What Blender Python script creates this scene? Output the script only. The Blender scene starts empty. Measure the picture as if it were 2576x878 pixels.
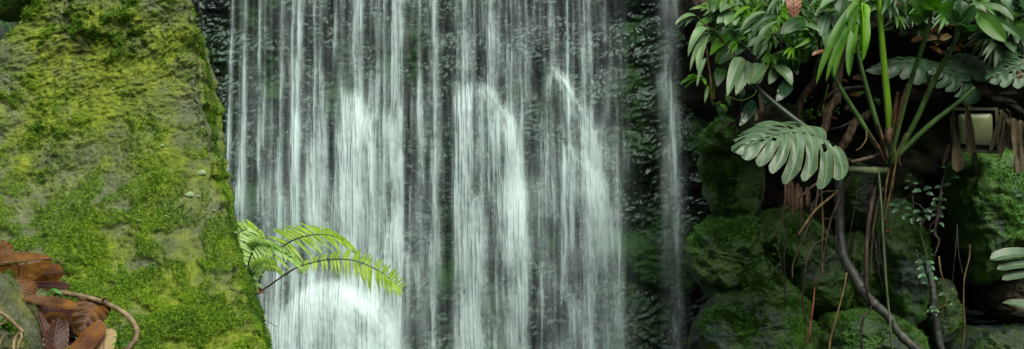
import bpy, math, random
import numpy as np
from mathutils import Vector
random.seed(7); RNG = np.random.default_rng(11)
scene = bpy.context.scene
COL = scene.collection
ZC, K = 1.6, 0.7          # camera height, frame width per metre of distance
def W(Y): return K * Y / 2576.0                      # metres per picture unit at distance Y
def at(u, v, Y): return np.array([(u - 1288) * W(Y), Y, ZC + (439 - v) * W(Y)])

# ---------------------------------------------------------------- noise
_p = RNG.permutation(256); _perm = np.concatenate([_p, _p, _p])
_g = RNG.normal(size=(256, 3)); _g /= np.linalg.norm(_g, axis=1)[:, None]
def pn(P):
    P = np.asarray(P, float); i = np.floor(P).astype(int); f = P - i; i &= 255
    u = f * f * f * (f * (f * 6 - 15) + 10); out = 0
    for dx in (0, 1):
        for dy in (0, 1):
            for dz in (0, 1):
                h = _perm[_perm[_perm[i[:, 0] + dx] + i[:, 1] + dy] + i[:, 2] + dz]
                g = _g[h]
                d = g[:, 0] * (f[:, 0] - dx) + g[:, 1] * (f[:, 1] - dy) + g[:, 2] * (f[:, 2] - dz)
                w = (u[:, 0] if dx else 1 - u[:, 0]) * (u[:, 1] if dy else 1 - u[:, 1]) * (u[:, 2] if dz else 1 - u[:, 2])
                out = out + w * d
    return out * 1.5
def fbm(P, o=4, gain=.5, lac=2.03):
    a, s, t = 1.0, 0, 0
    for k in range(o):
        s = s + a * pn(P + 17.3 * k); t += a; a *= gain; P = P * lac
    return s / t
def ridged(P, o=4, gain=.5):
    a, s, t = 1.0, 0, 0
    for k in range(o):
        s = s + a * (1 - 2 * np.abs(pn(P + 9.1 * k))); t += a; a *= gain; P = P * 2.07
    return s / t
def sst(x, a, b):
    t = np.clip((x - a) / (b - a), 0, 1); return t * t * (3 - 2 * t)

# ---------------------------------------------------------------- mesh helpers
class MB:
    def __init__(s): s.v = []; s.f = []; s.n = 0; s.a = {}
    def add(s, verts, faces, **attr):
        verts = np.asarray(verts, float).reshape(-1, 3)
        s.v.append(verts)
        s.f.append((np.asarray(faces, int) + s.n))
        for k, x in attr.items():
            s.a.setdefault(k, []).append(np.broadcast_to(np.asarray(x, float), (len(verts),)))
        s.n += len(verts)
    def verts(s): return np.concatenate(s.v)
def grid_faces(nr, nc, wrap=False):
    i = np.arange(nr - 1)[:, None]; j = np.arange(nc if wrap else nc - 1)[None, :]
    j2 = (j + 1) % nc
    a = i * nc + j; b = i * nc + j2; c = (i + 1) * nc + j2; d = (i + 1) * nc + j
    return np.stack([a, b, c, d], -1).reshape(-1, 4)
def raw_mesh(name, V, faces, mat, attrs=None, smooth=True):
    me = bpy.data.meshes.new(name)
    V = np.asarray(V, np.float32)
    tot = sum(f.size for f in faces); nf = sum(len(f) for f in faces)
    me.vertices.add(len(V)); me.vertices.foreach_set('co', V.ravel())
    me.loops.add(tot); me.polygons.add(nf)
    idx = np.concatenate([f.ravel() for f in faces]).astype(np.int32)
    sizes = np.concatenate([np.full(len(f), f.shape[1]) for f in faces]).astype(np.int32)
    st = np.concatenate([[0], np.cumsum(sizes)[:-1]]).astype(np.int32)
    me.loops.foreach_set('vertex_index', idx)
    me.polygons.foreach_set('loop_start', st)
    try: me.polygons.foreach_set('loop_total', sizes)
    except Exception: pass
    me.polygons.foreach_set('use_smooth', np.full(nf, smooth, bool))
    me.update(calc_edges=True)
    for k, x in (attrs or {}).items():
        at_ = me.attributes.new(k, 'FLOAT', 'POINT'); at_.data.foreach_set('value', np.asarray(x, np.float32))
    me.materials.append(mat)
    return me
def root_of(o):
    p = np.array(o.location)
    while o.parent: o = o.parent; p = p + np.array(o.location)
    return p
def build(mb, name, mat, parent=None, smooth=True, origin=None):
    V = mb.verts()
    if parent is not None:
        base = root_of(parent)
    else:
        base = V.mean(0) if origin is None else np.asarray(origin, float)
    me = raw_mesh(name, V - base, mb.f, mat, {k: np.concatenate(x) for k, x in mb.a.items()}, smooth)
    o = bpy.data.objects.new(name, me); COL.objects.link(o)
    if parent is not None: o.parent = parent
    else: o.location = base
    return o
def tag(o, label=None, cat=None, group=None, kind=None):
    if label: o['label'] = label
    if cat: o['category'] = cat
    if group: o['group'] = group
    if kind: o['kind'] = kind
    return o
def thing(name, loc, label, cat, group=None):
    o = bpy.data.objects.new(name, None); COL.objects.link(o); o.location = Vector([float(x) for x in loc])
    o.empty_display_size = .05
    return tag(o, label, cat, group)
def unit(a):
    a = np.asarray(a, float); return a / (np.linalg.norm(a) + 1e-12)
def catmull(pts, n):
    P = np.asarray(pts, float)
    if len(P) == 2: return P[0] + (P[1] - P[0]) * np.linspace(0, 1, n)[:, None]
    Q = np.vstack([2 * P[0] - P[1], P, 2 * P[-1] - P[-2]])
    out = []
    for x in np.linspace(0, len(P) - 1 - 1e-9, n):
        i = int(x); t = x - i; a, b, c, d = Q[i:i + 4]
        out.append(.5 * (2 * b + (c - a) * t + (2 * a - 5 * b + 4 * c - d) * t * t + (3 * b - a - 3 * c + d) * t ** 3))
    return np.array(out)
def tube(mb, pts, r, n=None, seg=7, rough=0, rings=0, seed=0, **attr):
    """pts: 3-D control points; r: one radius or a list along the tube; rings: swollen nodes"""
    n = n or max(6, 5 * len(pts)); C = catmull(pts, n)
    rr = np.interp(np.linspace(0, 1, n), np.linspace(0, 1, len(np.atleast_1d(r))), np.atleast_1d(r)) if np.ndim(r) else np.full(n, float(r))
    if rings:
        ph = np.linspace(0, rings, n); q = np.abs(ph - np.round(ph))
        rr = rr * (1 + .16 * np.exp(-(q / .09) ** 2))
    T = np.gradient(C, axis=0); T /= np.linalg.norm(T, axis=1)[:, None] + 1e-12
    ref = np.array([0.3, -0.9, 0.2]); V = []
    for k in range(n):
        x = np.cross(T[k], ref)
        if np.linalg.norm(x) < .1: x = np.cross(T[k], [1, 0, 0])
        x = unit(x); y = np.cross(T[k], x)
        a = np.linspace(0, 2 * np.pi, seg, endpoint=False)
        V.append(C[k] + rr[k] * (np.cos(a)[:, None] * x + np.sin(a)[:, None] * y))
    V = np.array(V).reshape(-1, 3)
    if rough:
        N = V - np.repeat(C, seg, 0)
        V = V + N * (rough * fbm(V * (0.35 / np.mean(rr)) + seed, 3))[:, None]
    V = np.vstack([V, C[0], C[-1]])
    mb.add(V, grid_faces(n, seg, True), **attr)
    i0 = np.arange(seg); i1 = (i0 + 1) % seg; nb = mb.n - len(V)
    caps = np.concatenate([np.stack([i1, i0, np.full(seg, n * seg)], 1),
                           np.stack([(n - 1) * seg + i0, (n - 1) * seg + i1, np.full(seg, n * seg + 1)], 1)]) + nb
    mb.f.append(caps)
    return C
def stube(mb, path, rpx, **kw):
    """path in picture units: (u, v, Y)"""
    P = [at(*p) for p in path]; s = W(np.mean([p[2] for p in path]))
    return tube(mb, P, np.asarray(rpx) * s, **kw)
def frame(base, tip, nrm):
    y = unit(np.asarray(tip) - base); z = np.asarray(nrm, float); z = unit(z - y * z.dot(y)); x = np.cross(y, z)
    return x, y, z
def leaf(mb, base, tip, w, nrm=(0, -.75, .65), sag=.12, fold=.15, curl=0., a=.65, b=.8, n=14, m=8,
         corr=0., ncorr=9, wav=.03, twist=0., lopside=0., seed=0, serr=0.):
    """one simple leaf blade; w = full width in metres"""
    base = np.asarray(base, float); tip = np.asarray(tip, float); L = np.linalg.norm(tip - base)
    x, y, z = frame(base, tip, nrm)
    s = np.linspace(0, 1, n)[:, None]; c = np.linspace(-1, 1, m + 1)[None, :]
    pk = a / (a + b); h = (s ** a * (1 - s) ** b) / (pk ** a * (1 - pk) ** b)
    h = np.maximum(h, .0) * w * .5
    if serr: h = h * (1 + serr * ((np.arange(n) % 2) * 2 - 1))[:, None]
    hc = h * (1 + lopside * np.sign(c))
    rs = np.random.default_rng(seed + 1); p1, p2 = rs.uniform(0, 6.28, 2)
    X = c * hc; Yv = s * L - np.abs(c) * hc * .0
    Z = -sag * L * (2 * (s - .5)) ** 2 + sag * L * (s * 0 + 1) * 1.0 * (s > -1) - 0
    Z = sag * L * (1 - (2 * s - 1) ** 2) + 0 * c
    Z = Z + fold * np.abs(c) * hc - curl * (c ** 2) * hc
    Z = Z + wav * w * np.sin(s * 9 + p1 + 2 * np.sign(c)) * np.abs(c) + .5 * wav * w * np.sin(s * 17 + p2) * c ** 2
    if corr: Z = Z + corr * w * np.sin((s + .25 * np.abs(c)) * ncorr * 6.283) * (np.abs(c) * (1 - .5 * np.abs(c)))
    if twist:
        t = twist * s; X, Z = X * np.cos(t) - Z * np.sin(t), X * np.sin(t) + Z * np.cos(t)
    V = base + X[..., None] * x + Yv[..., None] * y + Z[..., None] * z
    vein = np.clip(np.abs(c) + 0 * s, 0, 1)
    mb.add(V.reshape(-1, 3), grid_faces(n, m + 1), edge=vein.ravel(), along=(s + 0 * c).ravel())
    mid = base + (s * L) * y + (sag * L * (1 - (2 * s - 1) ** 2)) * z
    return mid
def sleaf(mb, u0, v0, Y0, u1, v1, Y1, wpx, **kw):
    return leaf(mb, at(u0, v0, Y0), at(u1, v1, Y1), wpx * W(.5 * (Y0 + Y1)), **kw)
def monstera(mb, base, tip, w, nrm=(0, -.7, .7), lobes=6, slit=.5, gap=.45, droop=.12, side=(.35, .35), fold=.15,
             basal=.75, seed=0, holes=.0, wl=1.0, wr=1.0, lift=0.):
    """a cut monstera blade: lobes either side of the midrib, slits between them; w = full width"""
    base = np.asarray(base, float); tip = np.asarray(tip, float); L = np.linalg.norm(tip - base)
    x, y, z = frame(base, tip, nrm); rs = np.random.default_rng(seed + 5)
    ns, nt = 7, 13
    def midz(yy): return droop * L * (1 - (2 * np.clip(yy / L, 0, 1) - 1) ** 2)
    for sd in (-1, 1):
        br = np.linspace(0, 1, lobes + 1) ** .92
        br[1:-1] += rs.uniform(-.025, .025, lobes - 1)
        WW = w * .5 * (wl if sd < 0 else wr)
        for k in range(lobes):
            s = np.linspace(br[k], br[k + 1], ns)[:, None]; sc = .5 * (br[k] + br[k + 1]); c = np.linspace(-1, 1, ns)[:, None]
            t = np.linspace(0, 1, nt)[None, :]
            st = slit * rs.uniform(.75, 1.2); g0 = gap * rs.choice([.25, .6, 1., 2.2])
            if k == lobes - 1: g0 *= .3
            g = 1 - g0 * sst(t, 1 - st - .12, 1 - st + .22) * (1 - .25 * sst(t, .75, 1.0))
            s2 = sc + (s - sc) * g
            shape = np.interp(s2, [0, .12, .35, .6, .85, 1], [.82, .95, 1.0, .88, .58, .42])
            lenj = rs.uniform(.9, 1.08)
            rr = (1 - .16 * c ** 2 + .07 * c) * lenj if k < lobes - 1 else 1 - .1 * c ** 2
            tt = t * rr
            ang0 = np.interp(s2, [0, .1, .3, .6, .85, 1], [2.75 * basal + .35, 1.9, 1.5, 1.15, .7, .12])
            ang = ang0 * (1 - .22 * tt)
            Lw = WW * shape
            my = np.interp(s2, [0, .15, 1], [0.0, .06, 1 - .42 * w * .5 / L]) * L
            X = sd * np.sin(ang) * Lw * tt; Yv = my + np.cos(ang) * Lw * tt
            bend = side[0 if sd < 0 else 1] * rs.uniform(.75, 1.25)
            Z = midz(my) + fold * Lw * tt * (1 - tt) * 1.6 - bend * Lw * tt ** 2
            Z = Z - .05 * Lw * c ** 2 * tt + .012 * w * np.sin(3 * c + 7 * t + k)
            V = base + X[..., None] * x + Yv[..., None] * y + Z[..., None] * z
            F = grid_faces(ns, nt)
            if holes and rs.random() < holes and k < lobes - 1:
                fi = F.reshape(ns - 1, nt - 1, 4); keep = np.ones((ns - 1, nt - 1), bool)
                j0 = rs.integers(2, 4); keep[2:4, j0:j0 + 2] = False
                F = fi[keep]
            mb.add(V.reshape(-1, 3), F, edge=np.broadcast_to(np.abs(c), (ns, nt)).ravel() , along=np.broadcast_to(t, (ns, nt)).ravel())
    yy = np.linspace(0, L * .86, 9)
    return base + yy[:, None] * y + (midz(yy) + .002)[:, None] * z
def smon(mb, u0, v0, Y0, u1, v1, Y1, wpx, **kw):
    return monstera(mb, at(u0, v0, Y0), at(u1, v1, Y1), wpx * W(.5 * (Y0 + Y1)), **kw)

# ---------------------------------------------------------------- materials
def nodes(name):
    m = bpy.data.materials.new(name); m.use_nodes = True; nt = m.node_tree; nt.nodes.clear()
    out = nt.nodes.new('ShaderNodeOutputMaterial')
    def N(t, **kw):
        n = nt.nodes.new('ShaderNode' + t)
        for k, x in kw.items():
            if k in n.inputs.keys(): n.inputs[k].default_value = x
            else: setattr(n, k, x)
        return n
    return m, nt, N, (lambda a, b: nt.links.new(a, b)), out
def rgba(c): return (c[0], c[1], c[2], 1)
def ramp(N, stops):
    r = N('ValToRGB'); e = r.color_ramp.elements
    while len(e) < len(stops): e.new(.5)
    for q, (p, c) in zip(e, stops): q.position = p; q.color = rgba(c)
    return r
def mixc(N, Lk, fac, a, b):
    m = N('Mix', data_type='RGBA')
    for sock, val in ((m.inputs[0], fac), (m.inputs[6], a), (m.inputs[7], b)):
        if isinstance(val, tuple): sock.default_value = rgba(val)
        elif isinstance(val, (int, float)): sock.default_value = val
        else: Lk(val, sock)
    return m.outputs[2]
def noise(N, Lk, vec, scale, detail=4, rough=.55):
    n = N('TexNoise', Scale=scale, Detail=detail, Roughness=rough); Lk(vec, n.inputs['Vector']); return n
def leaf_mat(name, cols, rough=.38, transl=.25, tcol=None, scale=9, spec=.5, edgecol=None, vein=None, jit=.12, bump=.15, spots=None):
    m, nt, N, Lk, out = nodes(name)
    tc = N('TexCoord'); g = N('NewGeometry')
    n1 = noise(N, Lk, g.outputs['Position'], scale, 4)
    r = ramp(N, [(.3 + .4 * i / max(1, len(cols) - 1), c) for i, c in enumerate(cols)]); Lk(n1.outputs['Fac'], r.inputs[0])
    col = r.outputs[0]
    ed = N('Attribute', attribute_name='edge'); 
    if vein:
        vr = ramp(N, [(.0, (1, 1, 1)), (.14, (0, 0, 0))]); Lk(ed.outputs['Fac'], vr.inputs[0])
        mm = N('Math', operation='MULTIPLY'); Lk(vr.outputs[0], mm.inputs[0]); mm.inputs[1].default_value = .7
        col = mixc(N, Lk, mm.outputs[0], col, vein)
    if edgecol:
        er = ramp(N, [(.9, (0, 0, 0)), (1.0, (1, 1, 1))]); Lk(ed.outputs['Fac'], er.inputs[0])
        col = mixc(N, Lk, er.outputs[0], col, edgecol)
    if spots:
        n3 = noise(N, Lk, g.outputs['Position'], scale * 5, 3); sr = ramp(N, [(.62, (0, 0, 0)), (.7, (1, 1, 1))]); Lk(n3.outputs['Fac'], sr.inputs[0])
        col = mixc(N, Lk, sr.outputs[0], col, spots)
    oi = N('ObjectInfo'); hs = N('HueSaturation')
    ma = N('MapRange'); Lk(oi.outputs['Random'], ma.inputs['Value']); ma.inputs[3].default_value = 1 - jit * 2; ma.inputs[4].default_value = 1 + jit * 2
    Lk(ma.outputs[0], hs.inputs['Value']); Lk(col, hs.inputs['Color']); col = hs.outputs[0]
    b = N('BsdfPrincipled', Roughness=rough); b.inputs['Specular IOR Level'].default_value = spec; Lk(col, b.inputs['Base Color'])
    n2 = noise(N, Lk, g.outputs['Position'], 60, 3); bp = N('Bump', Strength=bump, Distance=.004); Lk(n2.outputs['Fac'], bp.inputs['Height']); Lk(bp.outputs[0], b.inputs['Normal'])
    rr = N('MapRange'); Lk(n1.outputs['Fac'], rr.inputs['Value']); rr.inputs[3].default_value = rough - .1; rr.inputs[4].default_value = rough + .15; Lk(rr.outputs[0], b.inputs['Roughness'])
    if transl:
        t = N('BsdfTranslucent')
        if tcol: t.inputs[0].default_value = rgba(tcol)
        else: Lk(col, t.inputs[0])
        mx = N('MixShader'); mx.inputs[0].default_value = transl; Lk(b.outputs[0], mx.inputs[1]); Lk(t.outputs[0], mx.inputs[2]); Lk(mx.outputs[0], out.inputs[0])
    else: Lk(b.outputs[0], out.inputs[0])
    return m
def bark_mat(name, cols, rough=.75, scale=30, spec=.3, bump=.5, stretch=(1, 1, .35)):
    m, nt, N, Lk, out = nodes(name)
    g = N('NewGeometry'); mp = N('Mapping'); mp.inputs['Scale'].default_value = stretch; Lk(g.outputs['Position'], mp.inputs[0])
    n1 = noise(N, Lk, mp.outputs[0], scale, 5)
    r = ramp(N, [(.32 + .36 * i / max(1, len(cols) - 1), c) for i, c in enumerate(cols)]); Lk(n1.outputs['Fac'], r.inputs[0])
    b = N('BsdfPrincipled', Roughness=rough); b.inputs['Specular IOR Level'].default_value = spec; Lk(r.outputs[0], b.inputs['Base Color'])
    n2 = noise(N, Lk, mp.outputs[0], scale * 4, 4); bp = N('Bump', Strength=bump, Distance=.004); Lk(n2.outputs['Fac'], bp.inputs['Height']); Lk(bp.outputs[0], b.inputs['Normal'])
    Lk(b.outputs[0], out.inputs[0]); return m
def rock_mat(name, rock, algae, moss, rough=(.6, .9), spec=.3, sc=1.0, bump=.6, bdist=.006, bscale=70, algae_at=(.42, .6), patch=4.):
    """bare stone, thin algae film and moss; the mesh attribute 'moss' says where moss grows"""
    m, nt, N, Lk, out = nodes(name)
    g = N('NewGeometry'); P = g.outputs['Position']
    a = N('Attribute', attribute_name='moss')
    n1 = noise(N, Lk, P, 14 * sc, 6, .65); r1 = ramp(N, [(.3 + .4 * i / (len(rock) - 1), c) for i, c in enumerate(rock)]); Lk(n1.outputs['Fac'], r1.inputs[0])
    n2 = noise(N, Lk, P, patch * sc, 5, .6); ra = ramp(N, [(algae_at[0], (0, 0, 0)), (algae_at[1], (1, 1, 1))]); Lk(n2.outputs['Fac'], ra.inputs[0])
    n3 = noise(N, Lk, P, 38 * sc, 5, .7); r3 = ramp(N, [(.3 + .4 * i / (len(algae) - 1), c) for i, c in enumerate(algae)]); Lk(n3.outputs['Fac'], r3.inputs[0])
    c1 = mixc(N, Lk, ra.outputs[0], r1.outputs[0], r3.outputs[0])
    n4 = noise(N, Lk, P, 90 * sc, 4, .7); r4 = ramp(N, [(.3 + .4 * i / (len(moss) - 1), c) for i, c in enumerate(moss)]); Lk(n4.outputs['Fac'], r4.inputs[0])
    c2 = mixc(N, Lk, a.outputs['Fac'], c1, r4.outputs[0])
    b = N('BsdfPrincipled'); b.inputs['Specular IOR Level'].default_value = spec; Lk(c2, b.inputs['Base Color'])
    mr = N('MapRange'); Lk(n1.outputs['Fac'], mr.inputs['Value']); mr.inputs[1].default_value = .3; mr.inputs[2].default_value = .7
    mr.inputs[3].default_value = rough[0]; mr.inputs[4].default_value = rough[1]
    mm = N('Mix', data_type='FLOAT'); Lk(a.outputs['Fac'], mm.inputs[0]); Lk(mr.outputs[0], mm.inputs[2]); mm.inputs[3].default_value = .9
    Lk(mm.outputs[0], b.inputs['Roughness'])
    n5 = noise(N, Lk, P, bscale, 6, .65); bp = N('Bump', Strength=bump, Distance=bdist); Lk(n5.outputs['Fac'], bp.inputs['Height']); Lk(bp.outputs[0], b.inputs['Normal'])
    Lk(b.outputs[0], out.inputs[0]); return m
def plain(name, c, rough=.6, spec=.4, metal=0, var=.25, scale=40):
    m, nt, N, Lk, out = nodes(name); g = N('NewGeometry'); n1 = noise(N, Lk, g.outputs['Position'], scale, 5)
    r = ramp(N, [(.3, tuple(x * (1 - var) for x in c)), (.7, tuple(min(1, x * (1 + var)) for x in c))]); Lk(n1.outputs['Fac'], r.inputs[0])
    b = N('BsdfPrincipled', Roughness=rough, Metallic=metal); b.inputs['Specular IOR Level'].default_value = spec
    Lk(r.outputs[0], b.inputs['Base Color']); Lk(b.outputs[0], out.inputs[0]); return m
# ================================================================ materials
M = {}
M['boulder'] = rock_mat('boulder_stone', [(0.04763, 0.06715, 0.03542), (0.09526, 0.1213, 0.06072), (0.1535, 0.1733, 0.1075)], [(0.05821, 0.09205, 0.01012), (0.1186, 0.1711, 0.01644), (0.2117, 0.2653, 0.02783)],
                        [(0.03175, 0.07581, 0.00506), (0.08996, 0.1625, 0.008855), (0.1905, 0.2816, 0.01518)], (.75, .95), .2, 1., .9, .006, 110, (.40, .58), 6.)
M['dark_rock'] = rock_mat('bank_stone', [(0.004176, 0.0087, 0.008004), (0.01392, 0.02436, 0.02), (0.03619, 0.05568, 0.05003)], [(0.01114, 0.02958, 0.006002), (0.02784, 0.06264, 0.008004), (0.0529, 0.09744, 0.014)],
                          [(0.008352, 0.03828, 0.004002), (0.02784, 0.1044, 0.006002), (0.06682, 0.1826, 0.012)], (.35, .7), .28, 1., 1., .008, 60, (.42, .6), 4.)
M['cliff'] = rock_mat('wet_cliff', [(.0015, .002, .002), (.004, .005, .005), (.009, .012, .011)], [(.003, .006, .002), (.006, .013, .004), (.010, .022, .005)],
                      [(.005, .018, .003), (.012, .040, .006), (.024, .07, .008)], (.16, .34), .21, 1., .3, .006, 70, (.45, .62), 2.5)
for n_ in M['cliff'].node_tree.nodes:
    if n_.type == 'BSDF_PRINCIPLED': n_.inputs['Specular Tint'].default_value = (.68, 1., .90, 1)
M['soil'] = rock_mat('soil', [(.004, .003, .002), (.010, .008, .006), (.022, .017, .012)], [(.006, .008, .003), (.01, .014, .004)],
                     [(.008, .02, .003), (.02, .05, .006)], (.7, .95), .2, 1., .9, .01, 60, (.5, .65), 3.)
M['rock_brown'] = rock_mat('brown_stone', [(.015, .012, .007), (.04, .03, .016), (.07, .052, .03)], [(.02, .02, .005), (.04, .04, .008)],
                           [(.03, .06, .005), (.06, .11, .01)], (.4, .8), .4, 1., .9, .008, 60, (.5, .6), 4.)
M['green_rock'] = rock_mat('mossy_bank_stone', [(0.007726, 0.01597, 0.01218), (0.02317, 0.04438, 0.0341), (0.0515, 0.08519, 0.07308)], [(0.01802, 0.04614, 0.009744), (0.04378, 0.09938, 0.01462), (0.07726, 0.1456, 0.02436)],
                           [(0.01288, 0.06035, 0.007308), (0.04121, 0.1508, 0.01218), (0.09013, 0.2485, 0.01949)], (.35, .7), .42, 1., 1., .008, 70, (.36, .52), 5.)
M['grey_rock'] = rock_mat('grey_stone', [(.035, .048, .024), (.075, .095, .048), (.13, .15, .085)], [(.08, .10, .03), (.15, .17, .045), (.22, .23, .06)],
                          [(.02, .055, .004), (.06, .12, .008), (.12, .2, .012)], (.6, .9), .25, 1., 1., .006, 90, (.46, .62), 8.)
def tuft_mat(name, cols):
    m, nt, N, Lk, out = nodes(name); a = N('Attribute', attribute_name='tint'); r = ramp(N, [(i / (len(cols) - 1), c) for i, c in enumerate(cols)])
    Lk(a.outputs['Fac'], r.inputs[0]); b = N('BsdfPrincipled', Roughness=.7); b.inputs['Specular IOR Level'].default_value = .25; Lk(r.outputs[0], b.inputs['Base Color'])
    t = N('BsdfTranslucent'); Lk(r.outputs[0], t.inputs[0]); mx = N('MixShader'); mx.inputs[0].default_value = .25
    Lk(b.outputs[0], mx.inputs[1]); Lk(t.outputs[0], mx.inputs[2]); Lk(mx.outputs[0], out.inputs[0]); return m
M['tuft'] = tuft_mat('moss_leaf', [(.011, .046, .003), (.046, .14, .005), (.125, .27, .009), (.27, .41, .022)])
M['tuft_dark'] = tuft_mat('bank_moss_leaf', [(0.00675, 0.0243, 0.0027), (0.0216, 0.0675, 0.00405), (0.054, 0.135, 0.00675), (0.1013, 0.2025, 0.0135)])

def norms(V, nr, nc):
    G = V.reshape(nr, nc, 3); du = np.gradient(G, axis=1); dv = np.gradient(G, axis=0)
    n = np.cross(du, dv); n /= np.linalg.norm(n, axis=2, keepdims=True) + 1e-12
    return n.reshape(-1, 3)
def tufts(P, N, n, size, seed, prob=None, tint=None):
    rs = np.random.default_rng(seed)
    p = None if prob is None else prob / prob.sum()
    i = rs.choice(len(P), n, p=p); c = P[i]; nn = N[i]
    d = rs.normal(size=(n, 3)); d = d + nn * 1.3 + np.array([0, 0, .5]); d /= np.linalg.norm(d, axis=1)[:, None]
    s = np.cross(d, rs.normal(size=(n, 3))); s /= np.linalg.norm(s, axis=1)[:, None] + 1e-9
    L = (size * rs.uniform(.5, 1.3, n))[:, None]; c = c + nn * L * .15 + rs.normal(size=(n, 3)) * size * .4
    V = np.stack([c - s * L * .1, c + d * L * .5 + s * L * .3, c + d * L, c + d * L * .5 - s * L * .3], 1).reshape(-1, 3)
    F = np.arange(n * 4).reshape(-1, 4); t = np.clip((.5 if tint is None else tint[i]) + rs.normal(size=n) * .17, 0, 1)
    mb = MB(); mb.add(V, F, tint=np.repeat(t, 4)); return mb

# ================================================================ ground and pool
mb = MB(); n = 60; gx, gy = np.meshgrid(np.linspace(-1, 1, n), np.linspace(-1, 1, n))
gx = np.sign(gx) * np.abs(gx) ** 2 * 200; gy = np.sign(gy) * np.abs(gy) ** 2 * 200
P = np.stack([gx, gy, 0 * gx - .35], -1).reshape(-1, 3); P[:, 2] += .04 * fbm(P * .6, 3)
mb.add(P, grid_faces(n, n), moss=.3); tag(build(mb, 'ground', M['soil']), kind='structure')
m_, nt_, N_, L_, out_ = nodes('pool_surface'); b_ = N_('BsdfPrincipled', Roughness=.12); b_.inputs['Base Color'].default_value = (.012, .022, .018, 1)
g_ = N_('NewGeometry'); q_ = noise(N_, L_, g_.outputs['Position'], 6, 3); bb_ = N_('Bump', Strength=.3, Distance=.03); L_(q_.outputs[0], bb_.inputs['Height']); L_(bb_.outputs[0], b_.inputs['Normal']); L_(b_.outputs[0], out_.inputs[0])
mb = MB(); P = np.array([[x, y, 0.] for y in np.linspace(1.2, 9.5, 12) for x in np.linspace(-4, 4, 12)]); mb.add(P, grid_faces(12, 12))
tag(build(mb, 'pool_water', m_), kind='structure')

# ================================================================ cliff behind the falls
HUMPS = [(752, 315, 28, .05, 200), (835, 190, 32, .05, 200), (893, 222, 36, .11, 320), (960, 262, 38, .09, 260), (1005, 575, 50, .08, 250),
         (1195, 200, 62, .13, 330), (1240, 68, 34, .08, 180), (1305, 98, 34, .07, 220), (1415, 165, 50, .12, 240), (1450, 362, 55, .12, 340),
         (1482, 110, 25, .05, 200), (1540, 115, 24, .05, 220), (845, 690, 150, .22, 500), (1275, 480, 45, .07, 300), (1270, 268, 38, .08, 260),
         (1685, 130, 38, .03, 260), (1690, 500, 36, .03, 240), (1370, 640, 50, .07, 200), (1620, 300, 30, .05, 200), (530, 260, 45, .07, 260), (520, 60, 50, .06, 150)]
def cliff_macro(u, v, sheet=False):
    y = 8.0 + .00028 * (439 - v)
    for (uh, vh, hw, d, ln) in HUMPS:
        s = sst(v, vh - 50, vh + 90) * (1 - sst(v, vh + ln * .45, vh + ln * 1.3))
        y = y - (.4 if sheet else .6) * d * s * np.exp(-((u - uh) / (hw * (.75 + .5 * sst(v, vh, vh + 160)))) ** 2)
    if sheet: return y - .05
    Q = np.stack([u / 170., v / 90., 0 * u], -1)
    y = y - .05 * fbm(Q + 3.3, 2)
    lv = v + 26 * pn(np.stack([u / 120., 0 * u + 4.5, v / 300.], -1))
    y = y - .02 * (np.abs(((lv / 128.) % 1) - .5) * 2 - .5)       # courses of stone
    return y
us = np.concatenate([np.arange(-900, 200, 22), np.arange(200, 1800, 2.6), np.arange(1800, 3600, 24)])
vs = np.concatenate([np.arange(1200, 930, -14), np.arange(930, -60, -3.0), np.arange(-60, -420, -14)])
uu, vv = np.meshgrid(us, vs); nr, nc = uu.shape; u, v = uu.ravel(), vv.ravel()
y = cliff_macro(u, v)
w8 = W(8.); X = (u - 1288) * w8; Z = ZC + (439 - v) * w8
Q = np.stack([X, y, Z], -1)
Qr = np.stack([X + .35 * Z, y, Z - .35 * X], -1)
fine = .020 * ridged(Qr * [11, 8, 17], 3) + .011 * fbm(Qr * [26, 20, 48] + 5, 3) + .0085 * fbm(Qr * [52, 36, 84] + 2, 2)
blk = .05 * sst(fbm(Q * [2.2, 1, 3.2] + 8, 2), -.1, .12)
y = y - fine - blk + .05
Z2 = Z.copy()
top = v < -385; y = y + np.where(top, 2.5 * (np.clip(-385 - v, 0, 99) / 25.), 0)
V = np.stack([X, y, Z2], -1)
moss = sst(fbm(Q * [3.2, 1, 2.2] + 21, 4), .08, .34)
for (mu, mv, ru, rv, am) in [(1385, 270, 30, 90, 1), (1590, 260, 30, 160, .8), (1040, 120, 40, 120, .7), (1330, 560, 60, 120, .7), (1120, 620, 30, 200, .7), (1680, 330, 40, 220, .8), (1590, 60, 30, 90, .9), (880, 150, 40, 90, .6), (1590, 760, 50, 120, .8), (1640, 700, 60, 160, .7)]:
    moss = np.maximum(moss, am * np.exp(-((u - mu) / ru) ** 2 - ((v - mv) / rv) ** 2) * sst(fbm(Q * 14, 3), -.25, .2))
moss = moss * (1 - .9 * sst(u, 600, 560) )
mb = MB(); mb.add(V, grid_faces(nr, nc), moss=moss * .85)
tag(build(mb, 'cliff', M['cliff']), kind='structure')

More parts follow.
